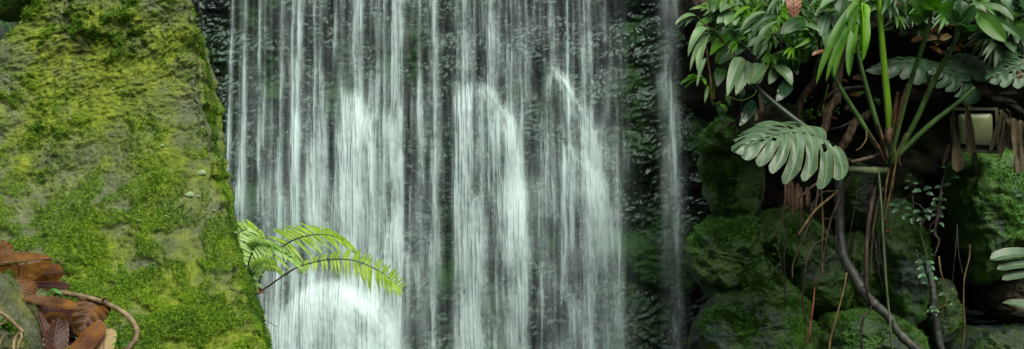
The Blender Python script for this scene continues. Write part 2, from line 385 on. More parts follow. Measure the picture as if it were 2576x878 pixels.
# ================================================================ waterfall: thousands of falling strands laid over the cliff
def strands_for(kind):
    rs = np.random.default_rng(5 if kind == 'main' else 9); S = []
    wid = lambda: rs.choice([.8, 1.1, 1.6, 2.6, 4.5]) * rs.uniform(.8, 1.25)
    def add(u0, v0, a, L, slope, w, s, ln, att=6.): S.append((u0, v0, a, L, slope, w, s, ln, att))
    def stream(u0, v0, v1, u1, sig, wt):
        k = max(3, int(sig * .9))
        for _ in range(k):
            add(u0 + rs.normal() * sig * .7, v0 + rs.uniform(-6, 24) if v0 > -300 else -400, 0, 60, (u1 - u0) / max(1., v1 - v0), wt * rs.uniform(.5, 1.2) * 1.25 / k ** .75, rs.uniform(.5, 1.) * max(1.5, sig * .5), -(v1 + rs.uniform(-60, 60)), 10.)
    def fan(uh, vh, la, ra, L, n, wt, ln, edge=0., es=1, wm=1.):
        for q in range(n):
            t = rs.uniform(-1, 1)
            if q < edge * n: t = es * (1 - abs(rs.normal()) * .2)
            a = -t * la if t < 0 else t * ra
            add(uh + t * 11 + rs.normal() * 4, vh + 10 * t * t + rs.uniform(-6, 22) + (rs.exponential(60) if rs.random() < .5 else 0), a * rs.uniform(.85, 1.1), L * rs.uniform(.45, .75), 0.02 * t, wt * rs.uniform(.15, .7) * .12, wid() * wm, ln * rs.uniform(.2, 1.1), rs.uniform(4, 30))
    def ledge(pts, n, wt, ln, drift=14, jit=14, da=0.):
        pts = np.array(pts, float); seg = np.hypot(*np.diff(pts, axis=0).T); cum = np.concatenate([[0], np.cumsum(seg)])
        for _ in range(n):
            q = rs.uniform(0, cum[-1]); t = 2 * q / cum[-1] - 1
            add(np.interp(q, cum, pts[:, 0]) + rs.normal() * 4, np.interp(q, cum, pts[:, 1]) + rs.exponential(jit * 1.6) - 8, drift * (t + .5 * rs.normal()) + da, rs.uniform(35, 70), .014 * t + .004 * rs.normal(), wt * rs.uniform(.1, .55) * rs.choice([.5, 1, 1.8]) * .24, wid(), ln * rs.uniform(.15, 1.1), rs.uniform(3, 26))
    if kind == 'main':
        for _ in range(3400):                       # the fine curtain
            uq = rs.uniform(572, 1612); add(uq, rs.uniform(-420, 930), 0, 50, rs.normal() * .006 + .010, rs.exponential(.13) + .01, rs.choice([.8, 1.1, 1.6, 2.4]) * rs.uniform(.8, 1.2), rs.uniform(60, 420), rs.uniform(3, 60))
        for _ in range(420):                        # soft broad veils
            add(rs.uniform(575, 1600), rs.uniform(-420, 900), 0, 50, .01, rs.uniform(.02, .11), rs.uniform(4, 13), rs.uniform(100, 460), 60)
        for _ in range(170):                        # long single threads
            uq = rs.uniform(575, 1600); v0 = -400 if rs.random() < .55 else rs.uniform(-100, 700)
            add(uq, v0, 0, 60, rs.normal() * .006 + .01, rs.uniform(.15, .7), rs.uniform(.9, 2.2), -(rs.uniform(150, 1300)), 8)
        for _ in range(500):                        # broken drops of the right half
            uq = rs.uniform(1330, 1612); add(uq, rs.uniform(-420, 900), 0, 50, .03 + rs.normal() * .015, rs.exponential(.16) + .04, rs.uniform(.7, 1.6), rs.uniform(20, 110), rs.uniform(2, 8))
        for (ua, ub, va, vb, n_, wv) in [(1340, 1600, 300, 880, 120, .13), (1000, 1150, 480, 900, 55, .13), (1150, 1320, 420, 880, 60, .12), (690, 1000, 420, 700, 60, .12)]:
            for _ in range(n_): add(rs.uniform(ua, ub), rs.uniform(va, vb), rs.normal() * 5, 60, .012, wv * rs.uniform(.4, 1.5), rs.uniform(3, 9), rs.uniform(100, 380), rs.uniform(10, 50))
        for a in [(583, -400, 1100, 577, 5, .9), (616, -400, 500, 619, 7, .45), (616, 150, 1100, 626, 10, .5), (655, -400, 300, 655, 9, .3), (675, -400, 140, 678, 4, .7),
                  (672, 200, 1000, 690, 12, .45), (710, -400, 1000, 712, 5, 1.15), (741, -400, 110, 742, 5, .7), (745, 60, 430, 745, 14, .5), (762, -400, 380, 756, 5, 1.1),
                  (805, -400, 600, 808, 9, .45), (843, -400, 195, 840, 4, 1.1), (880, -400, 230, 882, 7, .5), (892, -400, 230, 892, 4, .8), (906, -400, 260, 905, 8, .4),
                  (955, -400, 265, 953, 4.5, 1.0), (983, -400, 220, 994, 6, .9), (1003, -400, 1100, 1004, 8, 1.3), (1028, -400, 140, 1008, 10, .5), (1050, -400, 360, 1059, 5, .8),
                  (1058, 180, 700, 1064, 8, .6), (1083, -400, 300, 1092, 6, .6), (1093, -400, 1100, 1099, 5, 1.25), (1120, 25, 140, 1118, 4, .6), (1142, 20, 230, 1140, 4, .6),
                  (1168, -400, 205, 1172, 9, .75), (1188, -400, 205, 1188, 5, .6), (1213, -400, 110, 1215, 8, .6), (1235, -400, 110, 1230, 5, .6), (1256, -400, 130, 1258, 6, .5),
                  (1290, -400, 130, 1292, 7, .5), (1315, -400, 240, 1322, 5, .5), (1383, -400, 170, 1388, 6, 1.0), (1400, 60, 170, 1400, 3, .7), (1431, -400, 290, 1427, 4, .75),
                  (1462, -400, 120, 1466, 8, .4), (1485, -400, 130, 1483, 4, .65), (1512, -400, 130, 1516, 4, .5), (1531, -400, 130, 1534, 4, .5), (1556, -400, 300, 1580, 5, .4),
                  (1415, 360, 1000, 1405, 5, .7), (1418, 560, 1000, 1422, 8, .5), (1530, 120, 1100, 1560, 8, .6), (1610, 520, 900, 1625, 8, .5), (1150, 203, 1100, 1158, 8, .6), (1166, 200, 900, 1170, 8, .6), (1184, 200, 900, 1190, 8, .6),
                  (1480, 450, 1100, 1500, 12, .45), (1200, 480, 1100, 1205, 18, .55), (1300, 480, 1100, 1310, 18, .5), (800, 420, 1100, 800, 25, .5), (700, 480, 1100, 700, 22, .4), (890, 420, 1000, 892, 26, .6), (960, 430, 1100, 968, 22, .45)]: stream(*a)
        for _ in range(95):                         # small breaks all over the face
            a_, b_, c_ = rs.uniform(590, 1600), rs.uniform(60, 860), rs.uniform(6, 22); k_ = rs.uniform(.3, .95)
            ledge([(a_ - c_, b_ + c_ * rs.uniform(0, .9)), (a_, b_), (a_ + c_, b_ + c_ * rs.uniform(.2, 1.2))], int(8 + c_), k_, rs.uniform(80, 300), c_ * .5, rs.uniform(6, 30))
        ledge([(735, 332), (752, 312), (776, 338)], 50, .6, 300); ledge([(790, 230), (812, 205), (835, 192), (866, 245)], 120, .42, 420, 22, 60)
        ledge([(868, 256), (884, 226), (900, 222), (918, 256), (930, 320)], 170, 1.0, 460, 16, 16); fan(893, 222, -14, 16, 60, 130, 2.6, 260)
        ledge([(938, 296), (958, 264), (972, 272), (988, 310)], 100, .85, 380, 16, 18); ledge([(968, 630), (990, 580), (1005, 574), (1045, 640)], 150, 1.0, 420, 26, 24)
        ledge([(1146, 212), (1170, 200), (1190, 199), (1212, 214), (1236, 240), (1262, 262), (1286, 300), (1306, 380)], 300, .5, 420, 10, 14, 6); fan(1188, 199, -4, 88, 75, 200, 1.2, 300, .4)
        ledge([(1218, 118), (1240, 68), (1262, 88), (1280, 150)], 110, .55, 340, 12, 30); ledge([(1288, 110), (1304, 98), (1328, 134), (1346, 230)], 100, .5, 380, 10, 24, 8)
        fan(1386, 164, -4, 125, 170, 330, 1.6, 380, .4); fan(1420, 362, -12, 120, 130, 230, 1.4, 420, .35)
        ledge([(1450, 118), (1482, 104), (1520, 112), (1552, 140)], 120, .5, 420, 10, 30, 14); ledge([(1480, 320), (1520, 330), (1580, 420)], 70, .4, 400, 10, 60, 10)
        ledge([(700, 800), (735, 738), (790, 700), (850, 690), (905, 706), (955, 745), (990, 790), (1015, 850)], 420, .75, 460, 30, 16)
        fan(838, 690, -135, 172, 105, 380, 1.7, 300, .55, 1, 2.2); fan(838, 692, -135, 165, 90, 140, 1.1, 300, .8, -1, 2.2)
        fan(838, 692, -128, 165, 95, 240, 1.5, 380, .15, 1, 3.2)
        ledge([(1150, 482), (1230, 485), (1310, 478), (1340, 520)], 120, .45, 420, 8, 10); ledge([(1236, 486), (1276, 478), (1304, 492), (1322, 540)], 110, .6, 460, 10, 10)
        ledge([(1268, 268), (1290, 300), (1305, 400)], 130, .75, 560, 8, 20, 6); ledge([(640, 560), (672, 540), (712, 580)], 70, .5, 440, 20, 40); ledge([(735, 470), (770, 440), (815, 480)], 80, .5, 460, 20, 40)
        ledge([(1380, 700), (1402, 690), (1440, 740)], 70, .55, 340, 20, 20); ledge([(1530, 640), (1562, 620), (1612, 690)], 70, .45, 340, 16, 40); ledge([(1490, 440), (1510, 430), (1540, 470)], 70, .7, 420, 12, 20)
        ledge([(820, 470), (850, 440), (905, 450), (930, 480)], 130, .55, 420, 20, 60); ledge([(640, 160), (660, 150), (690, 190)], 40, .5, 300, 12, 30)
        def slide(pts, n, wt, spread):
            pts = np.array(pts, float); u_, v_ = pts[:, 0], pts[:, 1]
            for _ in range(n):
                o = rs.normal() * spread; q0 = rs.uniform(0, .45); L_ = rs.uniform(45, 110); v0 = v_[0] + (v_[-1] - v_[0]) * q0; u0 = np.interp(v0, v_, u_) + o
                a = (np.interp(min(v0 + L_, v_[-1]), v_, u_) + o - u0) * 1.5; add(u0, v0, a, L_, .01, wt * rs.uniform(.2, 1.), rs.choice([.8, 1.3, 2.2]), rs.uniform(70, 200), rs.uniform(3, 14))
        slide([(1176, 198), (1215, 216), (1262, 262), (1290, 320), (1303, 420)], 60, 0.204, 7); slide([(1296, 98), (1322, 128), (1340, 180), (1350, 260)], 40, 0.156, 7)
        slide([(1386, 164), (1420, 190), (1445, 250), (1470, 340), (1490, 420)], 80, 0.204, 10); slide([(1420, 364), (1452, 400), (1490, 440), (1515, 520), (1535, 640)], 60, 0.180, 10)
        slide([(1236, 70), (1262, 110), (1272, 180)], 30, 0.150, 9); slide([(895, 222), (918, 258), (932, 340)], 30, 0.150, 6); slide([(893, 222), (872, 262), (858, 340)], 24, 0.132, 6); slide([(845, 690), (925, 712), (985, 775), (1018, 860)], 80, 0.180, 13); slide([(752, 312), (775, 345), (785, 400)], 20, 0.150, 6)
        slide([(960, 264), (984, 300), (994, 370)], 24, 0.150, 6); slide([(960, 264), (938, 300), (930, 370)], 20, 0.132, 6); slide([(1420, 560), (1430, 620), (1445, 720)], 20, 0.120, 7); slide([(1400, 690), (1440, 740), (1470, 860)], 30, 0.150, 12)
    else:
        for _ in range(190):
            add(rs.normal() * 17 + 1680, rs.uniform(-420, 800), 0, 50, .02 + rs.normal() * .01, rs.exponential(.07) + .02, rs.uniform(1., 7.), rs.uniform(60, 300), rs.uniform(3, 15))
        for (a_, b_, c_) in [(1662, -200, 10), (1682, -60, 10), (1684, 118, 22), (1694, 240, 16), (1684, 330, 18), (1692, 432, 22), (1680, 560, 18), (1690, 690, 22), (1688, 790, 20)]:
            ledge([(a_ - c_, b_ + 14), (a_, b_), (a_ + c_, b_ + 18)], 34, .8, 170, 10, 16)
        for _ in range(7): stream(1676 + rs.normal() * 14, rs.uniform(-400, 500), rs.uniform(200, 1000), 1688 + rs.normal() * 12, 4, .22)
    return np.array(S)
GAPS = [(770, 655, 70, 28, .45), (900, 668, 70, 22, .45), (1030, 760, 16, 80, .2), (1080, 520, 8, 200, .3), (1050, 820, 14, 80, .2), (720, 350, 9, 160, .5), (655, 250, 8, 200, .4), (1340, 330, 10, 130, .35), (1450, 250, 10, 120, .4), (1240, 700, 6, 200, .4), (1165, 620, 6, 160, .4), (1560, 350, 8, 160, .4), (1040, 150, 14, 60, .85), (1036, 380, 13, 150, .5), (1118, 180, 18, 60, .6), (1355, 200, 16, 90, .75), (1385, 290, 22, 80, .6), (1385, 560, 20, 140, .5), (1125, 560, 12, 260, .5), (1143, 150, 8, 70, .7),
        (1205, 165, 8, 40, .8), (930, 150, 20, 80, .7), (868, 90, 10, 90, .6), (820, 80, 12, 110, .75), (1010, 360, 10, 60, .3), (780, 120, 12, 120, .65), (690, 120, 12, 160, .6), (1330, 430, 16, 90, .4), (1410, 800, 20, 60, .7), (1375, 120, 14, 40, .5),
        (600, 300, 10, 250, .5), (640, 400, 12, 150, .4), (930, 460, 12, 80, .4), (1040, 620, 18, 90, .1), (650, 600, 24, 120, .5), (760, 250, 10, 120, .4), (1600, 500, 12, 300, .25), (1345, 700, 10, 120, .35), (820, 200, 8, 60, .5), (775, 380, 8, 60, .5), (865, 380, 7, 80, .4), (1070, 150, 8, 80, .6)]
def density(kind, u0, u1, du):
    S = strands_for(kind); us = np.arange(u0, u1, du); vs = np.arange(1190, -392, -4.4); D = np.zeros((len(vs), len(us)))
    q = np.arange(-7, 8); ph = np.random.default_rng(2).uniform(0, 6.28, len(S))
    for r, v in enumerate(vs):
        dv = v - S[:, 1]; ln = S[:, 7]
        life = np.where(ln < 0, 1 - sst(v, -ln - 40, -ln + 40), np.exp(-np.clip(dv, 0, None) / np.abs(ln)) * (1 - sst(dv, 1.6 * np.abs(ln), 2.4 * np.abs(ln))))
        live = (dv > 0) & (life > .01)
        if not live.any(): continue
        s = S[live]; d = dv[live]
        u = s[:, 0] + s[:, 2] * (1 - np.exp(-d / s[:, 3])) + s[:, 4] * d + 1.3 * np.sin(v / 70. + ph[live]) + .6 * np.sin(v / 23. + 3 * ph[live])
        w = s[:, 5] * life[live] * (1 - np.exp(-d / s[:, 8])) * (1 + .35 * np.sin(v / 37. + 5 * ph[live]))
        sg = s[:, 6] * (1 + d / 900.); st = np.maximum(1, np.round(sg * 3 / (7 * du))); ci = np.round((u - u0) / du)
        idx = (ci[:, None] + q[None, :] * st[:, None]).astype(int)
        for k in range(0, 6):
            bk = st > k
            if not bk.any(): break
            i2 = idx[bk] + k; x2 = u0 + i2 * du - u[bk][:, None]; g2 = w[bk][:, None] * np.exp(-.5 * (x2 / sg[bk][:, None]) ** 2)
            o2 = (i2 >= 0) & (i2 < len(us)); D[r] += np.bincount(i2[o2], weights=g2[o2], minlength=len(us))[:len(us)]
    uu, vv = np.meshgrid(us, vs)
    if kind == 'main':
        for (a, b, ru, rv, am) in GAPS: D *= 1 - am * np.exp(-((uu - a) / ru) ** 2 - ((vv - b) / rv) ** 2)
        right = 1590 + 40 * sst(vv, 200, 700)
        D *= sst(uu, 566, 582) * (1 - sst(uu + 26 * pn(np.stack([uu.ravel() / 25., vv.ravel() / 90., 0 * uu.ravel() + 3], -1)).reshape(uu.shape), right - 95, right + 22))
        env = np.interp(uu, [570, 690, 740, 1010, 1035, 1130, 1150, 1320, 1345, 1420, 1450, 1600], [.75, .85, 1, 1, .8, .7, 1, 1, .75, .85, .85, .6])
        D *= env * (.80 + .28 * sst(vv, 150, 420) - .32 * sst(vv, 470, 700))
    else: D *= sst(uu, u0 + 2, u0 + 25) * (1 - sst(uu, u1 - 35, u1 - 5))
    for _ in range(2): D = .25 * np.roll(D, 1, 1) + .5 * D + .25 * np.roll(D, -1, 1); D = .25 * np.roll(D, 1, 1) + .5 * D + .25 * np.roll(D, -1, 1)
    fu, fv = uu.ravel(), vv.ravel()
    st = fbm(np.stack([fu / 4., fv / 110., 0 * fu], -1), 3); gr = fbm(np.stack([fu / 7., fv / 16., 0 * fu + 5], -1), 3); pt = fbm(np.stack([fu / 40., fv / 110., 0 * fu + 2], -1), 3)
    Df = np.clip(D.ravel() * (1 + .30 * st + .24 * gr + .70 * pt), 0, None) * WATER_GAIN
    Df = Df ** 1.15
    al = .93 * (1 - np.exp(-Df)); al = al * (.55 + .45 * sst(al, .04, .45))
    return fu, fv, al, st, len(vs), len(us)
WATER_GAIN = .48
def waterfall(kind, u0, u1, du, name):
    fu, fv, alpha, st, nv, nu = density(kind, u0, u1, du)
    y = cliff_macro(fu, fv, True) - .05 - .010 * st - .02 * fbm(np.stack([fu / 40., fv / 220., 0 * fu + 9], -1), 2) - .05 * np.clip(alpha, 0, 1)
    w8 = W(8.); V = np.stack([(fu - 1288) * w8, y, ZC + (439 - fv) * w8], -1)
    mb = MB(); mb.add(V, grid_faces(nv, nu), dens=alpha)
    return tag(build(mb, name, M['water']), kind='structure')

m_, nt_, N_, L_, out_ = nodes('falling_water'); a_ = N_('Attribute', attribute_name='dens')
b_ = N_('BsdfPrincipled', Roughness=.45); b_.inputs['Base Color'].default_value = (.66, .86, .83, 1); b_.inputs['Specular IOR Level'].default_value = .4
t_ = N_('BsdfTranslucent'); t_.inputs[0].default_value = (.66, .86, .83, 1); x_ = N_('MixShader'); x_.inputs[0].default_value = .2
L_(b_.outputs[0], x_.inputs[1]); L_(t_.outputs[0], x_.inputs[2])
tr_ = N_('BsdfTransparent'); mx_ = N_('MixShader'); L_(a_.outputs['Fac'], mx_.inputs[0]); L_(tr_.outputs[0], mx_.inputs[1]); L_(x_.outputs[0], mx_.inputs[2]); L_(mx_.outputs[0], out_.inputs[0])
M['water'] = m_
waterfall('main', 556, 1650, 1.25, 'waterfall')
waterfall('side', 1618, 1760, 1.25, 'waterfall')

# ================================================================ soil bank on the right
us = np.concatenate([np.arange(1700, 2700, 8), np.arange(2700, 3600, 40)]); vs = np.arange(1300, -420, -8)
uu, vv = np.meshgrid(us, vs); nr, nc = uu.shape; u, v = uu.ravel(), vv.ravel()
Y = 8.15 - .75 * sst(u, 1740, 1900) + .35 * sst(v, 380, 520) * sst(u, 2280, 2420) + .25 * sst(v, 230, 330) - .35 * sst(v, 240, 60) * sst(u, 1800, 2000)
w = W(7.5); P = np.stack([(u - 1288) * w, Y, ZC + (439 - v) * w], -1)
Y = Y - .10 * fbm(P * [5, 1, 5], 4) - .05 * ridged(P * [9, 1, 9], 3) - .02 * fbm(P * 40, 3)
Y = Y + np.where(v < -300, (-300 - v) / 40., 0); P[:, 1] = Y
mb = MB(); mb.add(P, grid_faces(nr, nc), moss=sst(fbm(P * 4, 3), .1, .4) * .5 * sst(v, 250, 420)); tag(build(mb, 'soil_bank', M['soil']), kind='structure')

# ================================================================ unseen foliage ring added behind the viewer to block low sky
M['wood'] = leaf_mat('sky_block_leaves', [(.010, .026, .006), (.025, .06, .012), (.05, .10, .02)], .6, .15, scale=1.2, spec=.3)
rs = np.random.default_rng(44); n = 26000
ang = rs.uniform(-.62, 3.76, n) + np.pi; rad_ = 11 + rs.gamma(2., 1.2, n); hh = rs.uniform(-.3, 1, n) ; top_ = 9 + 2.2 * np.sin(ang * 5) + 1.2 * np.sin(ang * 11 + 1)
c = np.stack([np.cos(ang) * rad_ * 1.1, np.sin(ang) * rad_ + 2.0, np.clip(hh, -.02, 1) * top_], -1)
d = rs.normal(size=(n, 3)); d /= np.linalg.norm(d, axis=1)[:, None]; s = np.cross(d, rs.normal(size=(n, 3))); s /= np.linalg.norm(s, axis=1)[:, None]; L = rs.uniform(.35, .8, n)[:, None]
V = np.stack([c - d * L, c + s * L * .6, c + d * L, c - s * L * .6], 1).reshape(-1, 3)
keep = np.repeat((c[:, 1] < 5.5) | (np.abs(c[:, 0]) > 9), 4)
V = V[keep]; mb = MB(); mb.add(V, np.arange(len(V)).reshape(-1, 4), edge=.5)
tag(build(mb, 'wood', M['wood'], smooth=False), kind='stuff', label='unseen dark green foliage ring added around the glade to block low sky', cat='wood')
EXPOSURE = .85
# ================================================================ the big mossy boulder on the left
def boulder():
    vs = np.concatenate([np.arange(1250, 930, -8), np.arange(930, -60, -2.1), np.arange(-60, -260, -6)])
    eu = np.array([455, 465, 487, 505, 512, 522, 530, 538, 548, 572, 588, 597, 602, 612, 624, 636, 655, 675, 690, 720.])
    ev = np.array([-260, 0, 60, 100, 130, 200, 300, 380, 452, 500, 540, 600, 660, 700, 735, 790, 840, 878, 920, 1250.])
    ev_, eu_ = ev, eu
    nr = len(vs); rows = []; tags = []
    a_f = np.linspace(0, 1, 372); side_d = np.concatenate([np.linspace(.008, .40, 60), np.linspace(.43, 1.3, 16)]); left_d = np.concatenate([np.linspace(1.2, .35, 10), np.linspace(.32, .02, 22)])
    for v in vs:
        uR = np.interp(v, ev_, eu_) - 7 + 5 * math.sin(v / 57. + 1) + 4 * math.sin(v / 31.) + 3 * math.sin(v / 13. + 1) + 2 * math.sin(v / 5.7)
        uL = np.interp(v, [-260, 0, 60, 110, 150, 200, 260, 400, 1250], [250, 78, 38, 0, -60, -160, -260, -300, -320])
        Yf = 3.62 + .00050 * (439 - v) + .06 * math.sin(v / 210.)
        u = uL + (uR - uL) * a_f
        Yu = Yf - .10 * np.sin(np.clip((u - 100) / 560, 0, 1) * 2.6) + .05 * sst(u, uR - 16, uR)
        front = np.stack([(u - 1288) * W(Yu), Yu, ZC + (439 - v) * W(Yu)], -1)
        sl = np.interp(v, [-260, 60, 95, 140, 260, 400, 500, 640, 760, 1250], [2, 3, 12, 15, 18, 15, 9, 4, 3, 3])
        f = np.where(side_d < .40, np.sin(np.clip(side_d / .40, 0, 1) * 1.57), 1 - ((side_d - .40) / .2) ** 1.5)
        us_ = np.where(side_d < .4, uR + sl * f, uR + sl * f * 2.2); Ys = Yu[-1] + side_d
        side = np.stack([(us_ - 1288) * W(Ys), Ys, ZC + (439 - v) * W(Yu[-1]) + 0 * Ys], -1)
        Yl = Yu[0] + left_d; ul = uL + 6 + np.minimum(60 * (left_d / .4) ** 2, 110)
        left = np.stack([(ul - 1288) * W(Yl), Yl, ZC + (439 - v) * W(Yu[0]) + 0 * Yl], -1)
        rows.append(np.vstack([left, front, side])); tags.append(np.concatenate([0 * left_d, 1 + 0 * a_f, 2 + 0 * side_d]))
    V = np.array(rows); nc = V.shape[1]; kind = np.array(tags).ravel()
    bk = 1 + (np.linspace(0, 1, 8) ** 1.5 * .4)[:, None, None]; V[-8:] = np.array([0, 0, ZC]) + (V[-8:] - np.array([0, 0, ZC])) * bk
    P = V.reshape(-1, 3); N = norms(P, nr, nc)
    if N[:, 1].mean() > 0: N = -N
    X = np.stack([P[:, 0] * .94 + P[:, 2] * .34, P[:, 1], P[:, 2] * .94 - P[:, 0] * .34], -1)      # tilted bedding
    X = X + .05 * np.stack([fbm(P * 4 + 50, 2), fbm(P * 4 + 60, 2), 1.2 * fbm(P * [3, 4, 4] + 70, 3)], -1)
    up = sst(P[:, 2], 1.45, 2.1)
    big = .036 * fbm(X * [3, 3, 5.5], 3)
    strata = .017 * fbm(X * [5.5, 5, 23] + 4, 5, .6)
    lump = .014 * ridged(X * [8, 8, 14] + 9, 4, .55) * (.4 + .6 * up)
    crisp = .013 * ridged(X * [26, 26, 40], 4, .62) * (.5 + .5 * up)
    grain = .005 * fbm(X * [80, 80, 120], 3)
    warp = fbm(P * 7 + 2, 3)
    mf = fbm(np.stack([X[:, 0] * 7.5, X[:, 1] * 6, X[:, 2] * 11], -1) + .5 * warp[:, None] + 31, 5, .62)
    low = sst(P[:, 2], 1.9, 1.25)
    mf = mf + .22 * fbm(X * [26, 24, 34] + 15, 3, .6)
    m = sst(mf + .19 * low - .01 + .05 * (strata / .024), -.02, .16) * (.28 + .72 * np.maximum(low, sst(mf, .12, .3)))
    m = np.maximum(m, (kind == 2) * sst(fbm(P * [30, 30, 5] + 3, 3), -.1, .2) * .95)
    cush = .5 + .5 * fbm(P * 42, 3)
    d = big + strata + lump + crisp + grain + m * (.006 + .014 * cush + .006 * fbm(P * 130, 2))
    d = d - .016; du_ = np.repeat(np.array([np.interp(vs, ev_, eu_)]).T, nc, 1).ravel() - (P[:, 0] / (K * P[:, 1]) * 2576 + 1288)
    d = d * np.where(kind == 2, .45, .45 + .55 * sst(du_, 0, 60))
    P2 = P + N * d[:, None]
    mb = MB(); mb.add(P2, grid_faces(nr, nc), moss=np.clip(m * (.6 + .5 * cush), 0, 1))
    o = build(mb, 'boulder', M['boulder']); tag(o, 'huge bright green mossy boulder filling the left side, beside the waterfall', 'boulder')
    N2 = norms(P2, nr, nc)
    if N2[:, 1].mean() > 0: N2 = -N2
    vis = np.repeat(vs, nc)
    ok = (vis > -60) & (vis < 940) & (kind > 0)
    t = np.clip(.45 + 1.2 * fbm(P * 7 + 77, 5, .6) + .10 * (cush - .5), 0, 1)
    pr = np.where(ok, m ** 1.6, 0)
    b = build(tufts(P2, N2, 230000, .0037, 3, pr, t), 'moss', M['tuft'], o, smooth=False); b['kind'] = 'stuff'
    # pale lichen rosettes
    rs = np.random.default_rng(8); pts = [(508, 435), (478, 491), (345, 433), (408, 366), (366, 519), (540, 531), (500, 497), (315, 230), (287, 222), (210, 245), (455, 478), (300, 318), (44, 447), (30, 232), (96, 466), (568, 545), (352, 556), (246, 212), (498, 330), (505, 190), (176, 300), (420, 545), (590, 585), (318, 375)]
    C = (P2[:, 0] / (K * P2[:, 1]) * 2576 + 1288); D = 439 - (P2[:, 2] - ZC) / (K * P2[:, 1]) * 2576
    for k, (pu, pv) in enumerate(pts):
        i = np.argmin((C - pu) ** 2 + (D - pv) ** 2 + 1e6 * (kind == 0)); c = P2[i]; r = (.0085 if k < 2 else rs.uniform(.0018, .0042)); nn = unit(N2[i] + np.array([0, -.8, .2])); x = unit(np.cross(nn, [0, 0, 1])); y = np.cross(nn, x)
        lm = MB(); a = np.linspace(0, 6.283, 18, endpoint=False); V_ = [c + nn * .008]
        for q in (.5, 1.):
            rr = r * q * (1 + .12 * np.sin(a * 5 + k) + .12 * np.sin(a * 8 + 2 * k) + .1 * np.sin(3 * a + k)); V_ += list(c + nn * (.0085 - .004 * q) + rr[:, None] * (np.cos(a)[:, None] * x * 1.25 + np.sin(a)[:, None] * y * .8))
        V_ = np.array(V_); i0 = np.arange(18); i1 = (i0 + 1) % 18
        lm.add(V_, np.stack([1 + i0, 19 + i0, 19 + i1, 1 + i1], 1)); lm.f.append(np.stack([0 * i0, 1 + i0, 1 + i1], 1))
        build(lm, 'lichen', M['lichen'], o)
    return o
M['lichen'] = plain('lichen', (.20, .28, .15), .9, .1, var=.3, scale=200)
M['dead'] = leaf_mat('dead_leaf_brown', [(.028, .011, .0015), (.085, .037, .005), (.165, .078, .012)], .5, .12, scale=22, spec=.25, vein=(.10, .05, .03), edgecol=(.06, .025, .012), jit=.1, bump=.5)
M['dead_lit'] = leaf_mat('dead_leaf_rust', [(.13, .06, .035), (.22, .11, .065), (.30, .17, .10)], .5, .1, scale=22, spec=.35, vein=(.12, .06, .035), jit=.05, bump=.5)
M['dead_dark'] = leaf_mat('dead_leaf_dark', [(.010, .004, .003), (.028, .010, .007), (.055, .022, .013)], .5, .05, scale=18, spec=.3, vein=(.03, .012, .008), edgecol=(.2, .09, .04), jit=.1, bump=.5)
M['dead_orange'] = leaf_mat('dead_leaf_orange', [(.07, .025, .006), (.15, .06, .010), (.21, .11, .018)], .4, .2, scale=16, spec=.4, vein=(.12, .05, .02), edgecol=(.10, .035, .01), jit=.08, spots=(.05, .02, .01))
M['dead_pale'] = leaf_mat('dead_leaf_pale', [(.24, .17, .08), (.34, .26, .13), (.30, .28, .10)], .6, .2, scale=16, spec=.3, vein=(.18, .12, .07), edgecol=(.36, .36, .05), jit=.08)
M['twig'] = bark_mat('twig_bark', [(.05, .035, .02), (.15, .115, .06), (.26, .22, .12)], .8, 40)
M['stalk'] = plain('leaf_stalk', (.11, .055, .035), .6)
boulder()

